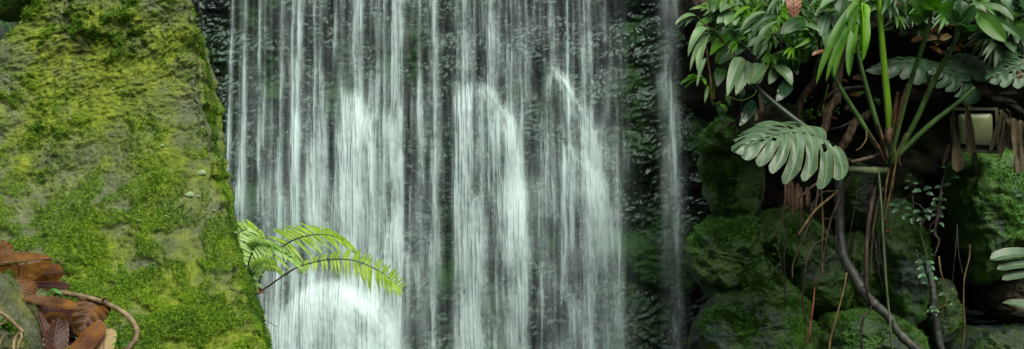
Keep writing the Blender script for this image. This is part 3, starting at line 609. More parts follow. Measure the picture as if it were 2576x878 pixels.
# ---------------------------------------------------------------- smaller rocks of the left side
def rock(pts, Y, depth, mat, name, label, cat='boulder', group='boulders of the right bank', seed=0, amp=1., mossb=0., tuftn=0, res=None, p=3.2, tdark=True, tilt=0., parent=None, mossc=None):
    """closed stone from a rough outline: swells to the front and closes behind"""
    C0 = np.array(pts, float); C = np.concatenate([C0 + (np.roll(C0, -1, 0) - C0) * t_ for t_ in (0, .25, .5, .75)]); c = C.mean(0); A = np.arctan2(C[:, 1] - c[1], C[:, 0] - c[0]); R = np.hypot(*(C - c).T); o_ = np.argsort(A); A, R = A[o_], R[o_]
    na = res or 150; nr_ = max(40, na // 2); a = np.linspace(-np.pi, np.pi, na, endpoint=False)
    rr = np.interp(a, np.concatenate([A - 2 * np.pi, A, A + 2 * np.pi]), np.tile(R, 3))
    ker = np.hanning(9); ker /= ker.sum(); rr = rr * 1.03; depth = depth * .62; rr = np.convolve(np.concatenate([rr[-8:], rr, rr[:8]]), ker, 'same')[8:-8]
    q_ = np.linspace(0, 1, nr_ // 2); q_ = q_ * (1.35 - .35 * q_)
    rad = np.concatenate([q_, q_[-2::-1]]); dep = (1 - np.minimum(q_, 1) ** p) ** (1 / 2.2); dep = np.concatenate([-dep, dep[-2::-1]]); nr_ = len(rad)
    u = c[0] + rr[None, :] * rad[:, None] * np.cos(a)[None]; v = c[1] + rr[None, :] * rad[:, None] * np.sin(a)[None]
    w = W(Y); P = np.stack([(u - 1288) * w, Y + dep[:, None] * depth + 0 * u + tilt * (439 - v - (439 - c[1])) * w, ZC + (439 - v) * w], -1)
    F = grid_faces(nr_, na, True); P = P.reshape(-1, 3)
    rk = np.random.default_rng(seed + 900); ce = P.mean(0); ex = (P - ce).max(0)
    for k in range(11):
        nn = unit(np.array([rk.normal(), -abs(rk.normal()) * 1.1 - .15, rk.normal() + .15]) / ex); pr = (P - ce) @ nn; P = P - np.maximum(0, pr - pr.max() * rk.uniform(.80, .97))[:, None] * nn
    cen = P.mean(0); N = P - cen; N = N / np.array([1, (depth / (R.mean() * w)) ** 2, 1]); N /= np.linalg.norm(N, axis=1)[:, None] + 1e-9
    s = R.mean() * w; Q = P + seed * 7.31
    d = amp * (.055 * s * fbm(Q * (.9 / s), 4, .55) + .050 * ridged(Q * [6, 6, 9], 4, .55) * min(1, s / .2) + .016 * fbm(Q * [22, 22, 40], 4, .6))
    mo = .8 * fbm(Q * 6 + 40, 5, .65) + .5 * fbm(Q * 24 + 11, 3, .6) + mossb + .12 * N[:, 2]
    if mossc is not None:
        for (mu, mv, mr, ms) in mossc: mo = mo + ms * np.exp(-(((P[:, 0] / w + 1288) - mu) ** 2 + ((439 - (P[:, 2] - ZC) / w) - mv) ** 2) / mr ** 2)
    m = sst(mo, -.08, .30); d = d + m * .008 * (1 + fbm(Q * 60, 2))
    P2 = P + N * d[:, None]
    mb = MB(); mb.add(P2, F, moss=m * .9)
    o = build(mb, name, mat); tag(o, label, cat, group)
    if tuftn:
        vis = (N[:, 1] < .25); pr = m ** 1.5 * vis
        ring = np.repeat(rad, na); pr = pr * (ring + .02)
        if pr.sum() > 0:
            b = build(tufts(P2, N, tuftn, .0075 if tdark else .005, seed + 50, pr, np.clip(.45 + .8 * fbm(Q * 5, 3), 0, 1)), 'moss', M['tuft_dark' if tdark else 'tuft'], o, smooth=False); b['kind'] = 'stuff'
    return o
GL = 'rocks around the big boulder'
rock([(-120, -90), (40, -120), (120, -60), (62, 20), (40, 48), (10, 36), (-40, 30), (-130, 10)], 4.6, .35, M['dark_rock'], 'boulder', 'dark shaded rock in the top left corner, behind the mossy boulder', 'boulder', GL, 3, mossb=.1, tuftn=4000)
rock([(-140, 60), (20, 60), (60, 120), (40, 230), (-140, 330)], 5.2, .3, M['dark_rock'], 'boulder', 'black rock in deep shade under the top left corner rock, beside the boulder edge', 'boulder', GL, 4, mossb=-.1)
rock([(-90, 690), (-20, 692), (8, 700), (28, 722), (46, 765), (72, 800), (98, 832), (118, 880), (130, 960), (-90, 980)], 2.88, .17, M['grey_rock'], 'rock', 'small grey green rock in the bottom left corner, in front of the dead leaves', 'rock', GL, 5, .4, mossb=-.22, tuftn=3500, tdark=False, res=220)

# ---------------------------------------------------------------- dead leaves lying against the boulder
GD = 'brown dead leaves at the foot of the mossy boulder'
def dead(label, blades, mat, stalk=None, stalk_r=1.6, group=GD, name='dead_leaf', cat='dead leaf', midrib=True, mr=1.5):
    t = thing(name, at(*blades[0][:3]), label, cat, group)
    mb = MB(); mids = []
    for b in blades:
        kw = dict(b[7]) if len(b) > 7 else {}
        mids.append(sleaf(mb, *b[:7], **kw))
    build(mb, 'blade', M[mat], t)
    if midrib:
        mm = MB(); s = W(blades[0][2])
        q = mids[0]; z = unit(np.array(dict(blades[0][7]).get('nrm', (0, -.75, .65))) if len(blades[0]) > 7 else np.array((0, -.75, .65)))
        tube(mm, q[::2] + z * .4 * s, np.linspace(mr, .5, len(q[::2])) * s, n=16, seg=5); build(mm, 'midrib', M['stalk'], t)
    if stalk:
        sm = MB(); stube(sm, stalk, [stalk_r, stalk_r * .8], seg=6, n=12); build(sm, 'stalk', M['stalk'], t)
    return t
Yd = 2.98
dead('large folded brown dead leaf with a curved stalk, uppermost of the pile', [(128, 651, Yd, -75, 674, 2.92, 36, dict(nrm=(.05, -.6, .8), lopside=1, sag=.015, fold=.05, corr=0.085, ncorr=11, a=.5, b=.6, n=60, m=12, seed=1)),
      (128, 651, Yd, -75, 674, 2.92, 58, dict(nrm=(.0, -1., -.25), lopside=-1, sag=.015, fold=.15, corr=0.034, a=.5, b=.5, n=40, m=12, seed=2))], 'dead', [(126, 652, Yd), (140, 653, 2.98), (158, 660, 2.98)])
dead('pale brown dead leaf end standing behind the uppermost leaf, at the left edge', [(-60, 655, 3.08, 36, 628, 3.06, 62, dict(nrm=(.1, -.9, .4), fold=.2, corr=0.085, ncorr=8, a=.6, b=.45, n=40, seed=3))], 'dead')
dead('round brown dead leaf tip behind the uppermost leaf, against the moss', [(60, 694, 3.06, 159, 684, 3.04, 58, dict(nrm=(.1, -.9, .3), fold=-.35, sag=.02, corr=0.051, ncorr=7, a=.6, b=.5, n=40, seed=4))], 'dead')
dead('grey black wet dead leaf lying flat below the round one', [(80, 718, 3.05, 176, 724, 3.02, 30, dict(nrm=(.1, -.7, .6), fold=.3, sag=.01, corr=0.034, a=.6, b=.35, n=24, seed=5))], 'dead_dark')
dead('upright oval red brown leaf with dark ribs and a long vertical stalk', [(58, 762, 2.91, 58, 700, 2.94, 76, dict(nrm=(.15, -.95, .2), fold=.05, corr=0.085, ncorr=8, a=.5, b=.5, n=60, m=14, seed=6))], 'dead', [(57, 704, 2.925), (47, 690, 2.92), (49, 664, 2.90)], 2.2, mr=2.2)
dead('dark cup shaped dead leaf with a pale curled rim', [(66, 764, 2.97, 190, 772, 2.95, 70, dict(nrm=(.0, -.9, .35), lopside=1, fold=-.1, sag=-.02, a=.5, b=.5, n=40, m=12, seed=7))], 'dead_dark', midrib=False)
dead('tan curled dead leaf strip forming the front lip of the dark cup leaf', [(56, 752, 2.89, 196, 776, 2.87, 30, dict(nrm=(.0, -.9, .4), lopside=-.6, fold=-.25, sag=-.04, corr=0.051, ncorr=9, a=.5, b=.4, n=44, seed=18))], 'dead', midrib=False)
dead('broad corrugated brown leaf leaning up against the pale vine', [(200, 848, 2.92, 253, 750, 2.98, 92, dict(nrm=(-.05, -.97, .2), fold=.05, corr=0.119, ncorr=6, a=.5, b=.3, n=70, m=14, wav=.02, seed=9))], 'dead', mr=2.)
dead('dark purple brown wrinkled leaf hanging in the middle of the pile', [(148, 800, 2.89, 138, 905, 2.84, 64, dict(nrm=(0, -.97, .2), fold=-.2, corr=0.102, ncorr=8, a=.4, b=.4, n=60, m=10, seed=10))], 'dead_dark')
dead('glossy brown leaf under the cup leaf, beside the corrugated leaf', [(105, 800, 2.94, 178, 815, 2.90, 46, dict(nrm=(.1, -.9, .3), fold=-.3, corr=0.051, a=.5, b=.35, n=36, seed=11))], 'dead')
dead('narrow dark red dead leaf seen edge on beside the corner rock', [(96, 780, 2.90, 126, 892, 2.86, 18, dict(nrm=(.5, -.8, .1), fold=.4, corr=0.034, a=.5, b=.5, n=26, seed=12))], 'dead_dark')
dead('orange dead leaf with brown spots at the bottom of the pile', [(256, 806, 2.89, 165, 915, 2.80, 62, dict(nrm=(-.2, -.9, .4), fold=-.1, sag=.03, a=.5, b=.5, n=36, m=10, seed=13, lopside=-.25))], 'dead_orange')
dead('pale tan and yellow dead leaf at the bottom right of the pile', [(266, 828, 2.91, 262, 915, 2.84, 62, dict(nrm=(.1, -.95, .3), fold=.05, corr=0.034, ncorr=5, a=.38, b=.6, n=36, m=10, seed=14))], 'dead_pale')
for k in range(7):
    rs = np.random.default_rng(60 + k); uu_, vv_ = 45 + 28 * k, 770 + 18 * k * .8 + rs.uniform(-15, 15)
    dead(['dark dead leaf deep in the pile under the oval leaf', 'dark dead leaf deep in the pile behind the cup leaf', 'dark dead leaf wedged below the cup leaf rim', 'shaded dead leaf below the glossy brown leaf', 'shaded dead leaf behind the purple wrinkled leaf', 'shaded dead leaf behind the corrugated leaf foot', 'shaded dead leaf behind the orange leaf'][k],
         [(uu_ - 35, vv_, 3.0, uu_ + 40, vv_ + rs.uniform(5, 40), 2.97, 46, dict(nrm=(rs.normal() * .3, -.8, .5), fold=.3, corr=.03, n=22, seed=k + 70))], 'dead_dark')
t = thing('woody_vine', at(158, 737, 2.98), 'pale grey rough vine curving out of the dead leaves over the moss', 'vine')
mb = MB(); stube(mb, [(140, 738, 3.02), (158, 737, 2.99), (219, 748, 2.97), (270, 764, 2.95), (315, 790, 2.93), (340, 820, 2.92), (343, 850, 2.91), (322, 876, 2.90), (290, 905, 2.88)], [6, 6.5, 6.5, 6, 6.5, 7.2, 7.2, 6.8, 6.5], n=140, seg=12, rough=.3, rings=9, seed=3)
build(mb, 'stem', M['twig'], t)
mb = MB(); stube(mb, [(255, 757, 2.96), (264, 750, 2.93), (268, 744, 2.93)], [3, 1.5]); build(mb, 'bud', M['twig'], t)
t = thing('root', at(0, 785, 2.74), 'pale knotted root creeping over the bottom left rock', 'root')
for pts, r in [([(-30, 778, 2.745), (0, 786, 2.74), (24, 802, 2.735), (44, 822, 2.73), (60, 836, 2.73)], [4.5, 5, 5, 5.5, 5]), ([(58, 834, 2.73), (44, 842, 2.73), (36, 860, 2.72), (34, 890, 2.71)], [5, 4.5, 4.5, 4]), ([(52, 836, 2.73), (54, 850, 2.72), (46, 870, 2.71), (44, 895, 2.71)], [3.5, 3.5, 3, 3]), ([(14, 838, 2.73), (2, 858, 2.72), (-6, 890, 2.71)], [3, 2.6, 2.4]), ([(20, 800, 2.735), (6, 815, 2.735), (-8, 812, 2.735)], [2.6, 2, 1.6])]:
    mb = MB(); stube(mb, pts, r, n=30, seg=8, rough=.25); build(mb, 'strand', M['twig'], t)
# ---------------------------------------------------------------- greens
M['fern'] = leaf_mat('fern_green', [(.13, .255, .02), (.235, .40, .03), (.35, .52, .07)], .45, .35, tcol=(.26, .5, .03), scale=30, spec=.35, vein=(.35, .5, .1), jit=.04)
M['fern_pale'] = leaf_mat('fern_pale', [(.18, .36, .06), (.28, .48, .12), (.42, .60, .24)], .45, .3, tcol=(.4, .6, .1), scale=30, spec=.4, jit=.04)
M['rachis'] = plain('fern_rachis', (.035, .025, .012), .6)
M['seedling'] = leaf_mat('seedling_green', [(.04, .16, .02), (.08, .28, .04)], .4, .3, jit=.05)
t = thing('seedling', at(300, 872, 2.86), 'tiny fresh green seedling sprouting beside the pale vine', 'seedling')
for k, (du_, dv_, w_) in enumerate([(-16, -22, 7), (4, -30, 8), (18, -16, 8), (22, 2, 12), (-6, -8, 6), (-20, 2, 8)]):
    mb = MB(); sleaf(mb, 300, 868, 2.86, 300 + du_, 868 + dv_, 2.83, w_, nrm=(0, -.8, .6), n=8, m=4, seed=k); build(mb, 'leaf', M['seedling'], t)
mb = MB(); stube(mb, [(302, 890, 2.87), (300, 868, 2.86)], [1.5, 1.2]); build(mb, 'stem', M['seedling'], t)
t = tag(build((lambda m: (sleaf(m, 128, 728, 2.99, 156, 742, 2.97, 11, nrm=(0, -.6, .8), n=10), m)[1])(MB()), 'green_leaf', M['seedling']), 'small green leaf caught between the cup leaf and the grey black leaf', 'leaf')

def frond(parent, path, spec, mat, wpin=13, rr=(2.4, 1.), n=26, s0=.12, seed=0):
    """path: rachis in picture units; spec(s, side) -> pinna vector in picture units and depth"""
    C = catmull(np.array([at(*p) for p in path]), 60); T = np.gradient(C, axis=0); T /= np.linalg.norm(T, axis=1)[:, None]
    Yk = C[:, 1].mean(); w = W(Yk); f = bpy.data.objects.new('frond', None); COL.objects.link(f); f.parent = parent; f.location = Vector(C[0] - root_of(parent))
    r = MB(); tube(r, C[::3], np.linspace(rr[0], rr[1], 20) * w, n=40, seg=6); build(r, 'rachis', M['rachis'], f)
    rs = np.random.default_rng(seed); mb = MB()
    for s in np.linspace(s0, .995, n):
        for sd in (-1, 1):
            i = min(59, int(s * 59)); q = spec(s, sd)
            if q is None: continue
            dx, dy, dY, wd = q; j = rs.normal(size=3) * .08
            b = C[i] + T[i] * sd * .15 * w * wpin; L = np.hypot(dx, dy)
            tip = b + np.array([(dx + j[0] * L) * w, dY, -(dy + j[1] * L) * w])
            nrm = np.array((0, -.85, .5)) + rs.normal(size=3) * .15
            leaf(mb, b, tip, wd * w * rs.uniform(.85, 1.1), nrm=nrm, sag=.06, fold=.25, a=.25, b=1.05, n=17, m=4, serr=.12, wav=.05, seed=int(s * 1000))
    build(mb, 'pinnae', M[mat], f)
    return f
YF = 4.05
t = thing('fern', at(636, 745, YF), 'bright yellow green fern arching over the falls from the boulder edge', 'fern')
def sp1(s, sd):
    e = np.interp(s, [.12, .3, .45, .6, .75, .9, 1], [.3, .62, .95, 1, .85, .5, .15])
    return (6 * e + 8 * s, 62 * e, -.02, 10 * (.45 + .55 * e)) if sd > 0 else (-4 + 20 * s, -24 * e, .09, 8.5 * (.5 + .5 * e))
frond(t, [(636, 747, YF), (671, 723, YF - .02), (734, 680, YF - .06), (774, 664, YF - .08), (829, 653, YF - .1), (888, 655, YF - .12), (947, 678, YF - .12), (986, 705, YF - .12), (1010, 731, YF - .12)], lambda s, sd: sp1((s - .3) / .7, sd) if s > .3 else None, 'fern', n=37, seed=1)
def sp2(s, sd):
    e = np.interp(s, [.2, .35, .6, .8, 1], [.7, 1, .95, .6, .15])
    return (62 * e * (1.0 - .3 * s), 48 * e, -.03, 7.5) if sd > 0 else (-78 * e * (1 - .45 * s), (-18 - 16 * s) * e, .05, 7.5)
frond(t, [(650, 735, YF + .05), (659, 690, YF + .05), (711, 621, YF + .04), (770, 594, YF + .02), (829, 592, YF), (876, 613, YF), (908, 656, YF)], lambda s, sd: sp2(s, sd) if s > .25 else None, 'fern', n=34, seed=2)
def sp3(s, sd):
    e = np.interp(s, [.1, .4, .7, 1], [.6, 1, .8, .2])
    return (16 * e, 34 * e, -.03, 12) if sd > 0 else (-30 * e * (1 - .5 * s), -16 * e, -.02, 13)
frond(t, [(628, 715, YF - .02), (626, 660, YF - .03), (650, 614, YF - .05), (692, 618, YF - .08), (738, 648, YF - .1), (766, 682, YF - .1)], lambda s, sd: sp3(s, sd) if s > .3 else None, 'fern_pale', n=26, seed=3)
def sp4(s, sd): return (-52 * (1 - .3 * s), -46 * (1 - .3 * s), .03, 8) if sd < 0 else (38 * (1 - .5 * s), 30, 0, 8)
frond(t, [(622, 700, YF + .1), (610, 640, YF + .12), (618, 600, YF + .12), (640, 585, YF + .12), (650, 578, YF + .12)], sp4, 'fern', n=16, seed=4, s0=.2)
frond(t, [(615, 690, YF + .02), (598, 640, YF + .04), (600, 590, YF + .06), (625, 575, YF + .06)], lambda s, sd: (-20, -42 * (1 - .4 * s), 0, 8) if sd < 0 else (52 * (1 - .4 * s), 18, 0, 9), 'fern_pale', n=14, seed=5, s0=.25)
frond(t, [(625, 705, YF), (640, 672, YF), (668, 660, YF), (700, 672, YF)], lambda s, sd: (-8, -24, 0, 7) if sd < 0 else (14, 34 * (1 - .3 * s), 0, 8), 'fern', n=12, seed=6, s0=.3)
M['rosette'] = leaf_mat('rosette_green', [(.09, .22, .03), (.16, .33, .07), (.30, .46, .18)], .4, .3, jit=.1)
t = thing('rosette_plant', at(632, 727, 3.98), 'small leafy rosette at the fern base, growing on the boulder edge', 'plant')
for k, (a_, b_, w_) in enumerate([(683, 645, 13), (660, 660, 12), (616, 672, 12), (622, 655, 11), (640, 662, 14), (605, 690, 9), (655, 690, 12), (668, 682, 10), (650, 738, 12), (662, 725, 13), (640, 750, 10), (626, 740, 10), (612, 715, 9), (648, 705, 14), (670, 700, 8)]):
    mb = MB(); sleaf(mb, 630 + (k % 3) * 3, 722 - (k % 4) * 5, 3.98, a_, b_, 3.9 - .02 * (k % 5), w_, nrm=(.2 * ((k % 3) - 1), -.8, .6), fold=.25, sag=.1, n=12, m=6, seed=k); build(mb, 'leaf', M['rosette'], t)
dead('rusty curled dead leaf under the rosette plant', [(632, 728, 3.97, 664, 738, 3.93, 22, dict(nrm=(0, -.8, .5), fold=.5, n=16))], 'dead', group='dead leaves caught at the edge of the boulder')
dead('red brown dead leaf tip poking out beside the rosette, against the boulder', [(600, 690, 3.9, 617, 668, 3.88, 16, dict(nrm=(.2, -.9, .3), fold=.3, n=14))], 'dead', group='dead leaves caught at the edge of the boulder')
dead('withered pale leaf on a thin stalk hanging below the fern', [(640, 792, 3.9, 672, 802, 3.9, 14, dict(nrm=(0, -.7, .6), fold=.2, n=14))], 'dead_pale', [(640, 790, 3.9), (668, 806, 3.88), (697, 822, 3.86)], 1.2, group='dead leaves caught at the edge of the boulder')
dead('small red brown leaf stuck high on the boulder edge', [(488, 88, 3.95, 506, 98, 3.95, 14, dict(nrm=(0, -.9, .2), fold=.3, n=12))], 'dead', group='dead leaves caught at the edge of the boulder')
M['root_dark'] = bark_mat('dark_root', [(.006, .005, .004), (.016, .013, .01), (.03, .024, .018)], .5, 60, .4)
for lab, pts in [('thin dark root hanging beside the top of the boulder edge', [(486, -60, 4.4), (488, 20, 4.4), (484, 60, 4.4), (490, 95, 4.4)]), ('thin dark root hanging over the wet cliff, right of the other one', [(500, -60, 5.2), (499, 10, 5.2), (508, 40, 5.2), (508, 90, 5.2), (512, 130, 5.2)])]:
    mb = MB(); stube(mb, pts, [2.2, 1.8], n=30); tag(build(mb, 'hanging_root', M['root_dark']), lab, 'root', 'thin roots hanging beside the boulder')
# ================================================================ rocks of the right bank
GR = 'boulders of the right bank'
DR = M['dark_rock']
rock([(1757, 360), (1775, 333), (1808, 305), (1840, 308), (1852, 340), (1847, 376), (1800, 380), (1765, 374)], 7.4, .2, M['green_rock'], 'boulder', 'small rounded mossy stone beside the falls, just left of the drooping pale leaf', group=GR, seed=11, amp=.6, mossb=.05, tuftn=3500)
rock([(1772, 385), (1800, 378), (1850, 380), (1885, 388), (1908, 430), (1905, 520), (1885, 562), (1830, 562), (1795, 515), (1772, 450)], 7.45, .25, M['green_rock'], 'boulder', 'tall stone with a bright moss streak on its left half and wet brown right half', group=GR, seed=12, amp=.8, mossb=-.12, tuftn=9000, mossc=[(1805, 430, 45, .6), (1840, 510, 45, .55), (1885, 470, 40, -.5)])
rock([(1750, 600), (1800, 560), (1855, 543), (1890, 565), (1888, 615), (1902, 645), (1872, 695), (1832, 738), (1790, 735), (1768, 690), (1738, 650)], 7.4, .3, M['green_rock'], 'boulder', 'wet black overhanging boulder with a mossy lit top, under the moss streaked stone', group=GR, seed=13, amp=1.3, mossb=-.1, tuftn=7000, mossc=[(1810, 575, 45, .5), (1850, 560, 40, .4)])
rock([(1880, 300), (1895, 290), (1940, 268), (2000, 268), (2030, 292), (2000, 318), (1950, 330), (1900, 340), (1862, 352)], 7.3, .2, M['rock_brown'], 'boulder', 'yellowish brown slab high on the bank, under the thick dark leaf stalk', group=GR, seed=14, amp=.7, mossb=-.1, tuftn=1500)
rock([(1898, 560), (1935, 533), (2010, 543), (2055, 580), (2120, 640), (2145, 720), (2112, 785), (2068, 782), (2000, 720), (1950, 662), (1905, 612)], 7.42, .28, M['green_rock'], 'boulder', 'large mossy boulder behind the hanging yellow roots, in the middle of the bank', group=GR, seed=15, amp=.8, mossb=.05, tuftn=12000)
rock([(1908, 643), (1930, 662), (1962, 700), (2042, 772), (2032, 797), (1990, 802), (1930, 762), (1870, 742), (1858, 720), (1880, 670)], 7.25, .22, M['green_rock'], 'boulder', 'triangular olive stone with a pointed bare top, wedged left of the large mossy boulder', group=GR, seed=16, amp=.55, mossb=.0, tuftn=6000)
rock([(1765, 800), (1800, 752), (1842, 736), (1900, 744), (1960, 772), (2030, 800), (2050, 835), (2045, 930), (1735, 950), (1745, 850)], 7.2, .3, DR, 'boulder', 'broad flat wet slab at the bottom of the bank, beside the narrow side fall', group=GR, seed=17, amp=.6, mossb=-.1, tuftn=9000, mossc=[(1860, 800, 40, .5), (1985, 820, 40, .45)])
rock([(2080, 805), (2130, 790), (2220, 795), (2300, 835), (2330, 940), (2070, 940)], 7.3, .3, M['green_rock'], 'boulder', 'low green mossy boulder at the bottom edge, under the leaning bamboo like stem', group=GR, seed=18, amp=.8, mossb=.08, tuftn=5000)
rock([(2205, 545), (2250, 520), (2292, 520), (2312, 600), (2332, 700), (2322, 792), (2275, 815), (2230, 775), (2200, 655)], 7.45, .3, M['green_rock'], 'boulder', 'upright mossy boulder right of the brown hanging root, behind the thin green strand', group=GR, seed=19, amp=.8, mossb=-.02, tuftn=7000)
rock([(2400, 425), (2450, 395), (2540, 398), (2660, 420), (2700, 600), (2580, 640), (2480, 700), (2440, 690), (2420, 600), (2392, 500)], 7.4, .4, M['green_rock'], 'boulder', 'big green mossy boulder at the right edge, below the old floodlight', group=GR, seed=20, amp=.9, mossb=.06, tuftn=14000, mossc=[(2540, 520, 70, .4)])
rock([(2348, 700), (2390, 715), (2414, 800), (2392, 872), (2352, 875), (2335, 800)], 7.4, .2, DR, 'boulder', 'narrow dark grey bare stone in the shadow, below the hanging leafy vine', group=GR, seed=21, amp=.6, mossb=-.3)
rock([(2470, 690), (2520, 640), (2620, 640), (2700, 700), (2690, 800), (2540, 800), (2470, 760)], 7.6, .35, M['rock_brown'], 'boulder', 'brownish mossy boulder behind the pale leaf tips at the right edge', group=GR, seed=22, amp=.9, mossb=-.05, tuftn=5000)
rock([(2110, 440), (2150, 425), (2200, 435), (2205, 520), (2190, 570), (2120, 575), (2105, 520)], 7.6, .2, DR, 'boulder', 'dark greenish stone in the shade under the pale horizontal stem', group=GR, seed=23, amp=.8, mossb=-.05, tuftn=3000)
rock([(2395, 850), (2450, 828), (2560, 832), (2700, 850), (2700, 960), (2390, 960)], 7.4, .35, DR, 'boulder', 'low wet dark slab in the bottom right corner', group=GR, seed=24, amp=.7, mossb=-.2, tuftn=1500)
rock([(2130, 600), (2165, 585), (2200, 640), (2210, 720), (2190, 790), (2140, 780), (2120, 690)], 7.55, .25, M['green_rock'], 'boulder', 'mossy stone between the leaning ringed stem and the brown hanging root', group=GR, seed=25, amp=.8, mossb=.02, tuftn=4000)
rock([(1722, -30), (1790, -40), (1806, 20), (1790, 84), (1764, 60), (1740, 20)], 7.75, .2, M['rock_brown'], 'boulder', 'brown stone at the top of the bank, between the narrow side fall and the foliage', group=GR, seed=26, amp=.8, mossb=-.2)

# ================================================================ leaf materials of the bank
M['lf_dark'] = leaf_mat('leaf_deep_green', [(.006, .030, .005), (.012, .058, .008), (.022, .09, .012)], .42, .22, tcol=(.03, .14, .01), spec=.32, vein=(.05, .12, .03), jit=.2)
M['lf_mid'] = leaf_mat('leaf_green', [(.018, .068, .007), (.040, .12, .010), (.07, .17, .018)], .42, .28, tcol=(.06, .25, .01), spec=.35, vein=(.09, .2, .05), jit=.2)
M['lf_pale'] = leaf_mat('leaf_glaucous', [(0.0429, 0.1075, 0.038), (0.0741, 0.1591, 0.06232), (0.1092, 0.2064, 0.0874)], .45, .12, tcol=(.1, .2, .05), spec=.5, vein=(.18, .25, .12), edgecol=(.2, .2, .08), jit=.12, spots=(.2, .22, .12))
M['lf_grey'] = leaf_mat('leaf_grey_green', [(0.0156, 0.04988, 0.01976), (0.02808, 0.07912, 0.03192), (0.0468, 0.1118, 0.0494)], .45, .1, tcol=(.04, .1, .03), spec=.4, vein=(.09, .14, .07), edgecol=(.10, .11, .05), jit=.15)
M['lf_bright'] = leaf_mat('leaf_bright_green', [(.045, .15, .006), (.085, .23, .010), (.13, .31, .015)], .42, .4, tcol=(.12, .42, .01), spec=.35, vein=(.16, .34, .06), jit=.12)
M['lf_shiny'] = leaf_mat('leaf_shiny', [(.012, .055, .022), (.03, .10, .045), (.06, .15, .075)], .2, .1, spec=.7, vein=(.05, .12, .05), bump=.6, jit=.1)
M['lf_fan'] = leaf_mat('leaf_fan', [(0.0336, 0.0798, 0.0378), (0.05544, 0.1134, 0.0588), (0.084, 0.1512, 0.084)], .42, .12, tcol=(.08, .2, .04), spec=.45, vein=(.2, .27, .12), edgecol=(.2, .2, .07), jit=0, spots=(.17, .19, .09), bump=.4)
M['petiole'] = bark_mat('leaf_stalk_green', [(.015, .035, .008), (.035, .085, .016), (.065, .125, .03)], .5, 22, .4, .2, (1, 1, .2))
M['petiole_bright'] = bark_mat('leaf_stalk_bright', [(.075, .18, .010), (.12, .26, .014), (.18, .33, .025)], .42, 22, .4, .2, (1, 1, .15))
M['petiole_dark'] = plain('leaf_stalk_dark', (.012, .022, .010), .45, .4)
M['stem_pale'] = bark_mat('pale_stem', [(.025, .04, .015), (.06, .085, .035), (.10, .12, .06)], .6, 20)
M['bark'] = bark_mat('woody_bark', [(.020, .014, .008), (.075, .055, .032), (.17, .13, .08)], .85, 55)
M['bark_moss'] = bark_mat('mossy_stem', [(.006, .009, .006), (.022, .029, .021), (.06, .07, .05)], .55, 45, .5)
M['root_yellow'] = bark_mat('yellow_root', [(.045, .03, .010), (.10, .068, .022), (.17, .12, .05)], .6, 50)
M['root_brown'] = bark_mat('brown_root', [(.015, .011, .007), (.04, .029, .019), (.085, .065, .042)], .7, 50)
M['root_red'] = bark_mat('red_root', [(.06, .012, .006), (.13, .03, .02), (.20, .07, .045)], .5, 50)
M['strand_green'] = bark_mat('green_strand', [(.03, .045, .02), (.06, .085, .045), (.09, .11, .07)], .6, 50)
M['sheath'] = bark_mat('brown_sheath', [(.015, .008, .004), (.05, .026, .012), (.11, .065, .03)], .7, 40)
M['withered'] = leaf_mat('withered_leaf', [(.08, .068, .038), (.15, .13, .078), (.21, .185, .115)], .75, .15, scale=20, spec=.2, jit=.12, bump=.6)
M['withered_dark'] = leaf_mat('withered_leaf_dark', [(.02, .018, .016), (.05, .045, .04), (.10, .09, .075)], .7, .1, scale=20, spec=.2, jit=.12, bump=.6)

UP = (0, -.55, .8); FR = (0, -.9, .4)
class Plant:
    def __init__(s, name, u, v, Y, label, cat, group=None): s.t = thing(name, at(u, v, Y), label, cat, group); s.k = 0
    def L(s, u0, v0, Y0, u1, v1, Y1, w, mat='lf_mid', rib=False, **kw):
        mb = MB(); kw.setdefault('seed', s.k * 7 + int(u0)); kw.setdefault('nrm', UP); mid = sleaf(mb, u0, v0, Y0, u1, v1, Y1, w, **kw); s.k += 1
        o = build(mb, 'leaf', M[mat], s.t); return o
    def strips(s, rows, mat, nrm=FR, **kw):          # one blade cut into hanging lobes
        mb = MB()
        for i, r in enumerate(rows):
            k2 = dict(nrm=nrm, a=.4, b=.6, fold=.3, sag=.1, n=16, m=6, seed=s.k * 11 + i); k2.update(kw)
            if len(r) > 7: k2.update(r[7])
            sleaf(mb, *r[:7], **k2)
        s.k += 1; return build(mb, 'leaf', M[mat], s.t)
    def M(s, u0, v0, Y0, u1, v1, Y1, w, mat='lf_pale', ribmat='stem_pale', ribr=1.8, **kw):
        mb = MB(); mid = smon(mb, u0, v0, Y0, u1, v1, Y1, w, **kw); s.k += 1; o = build(mb, 'leaf', M[mat], s.t)
        r = MB(); tube(r, mid, np.linspace(ribr, .5, 9) * W(Y0), n=24, seg=6); build(r, 'midrib', M[ribmat], o); return o
    def P(s, path, r, mat='petiole', name='petiole', **kw):
        mb = MB(); kw.setdefault('n', 28); stube(mb, path, r, **kw); return build(mb, name, M[mat], s.t)

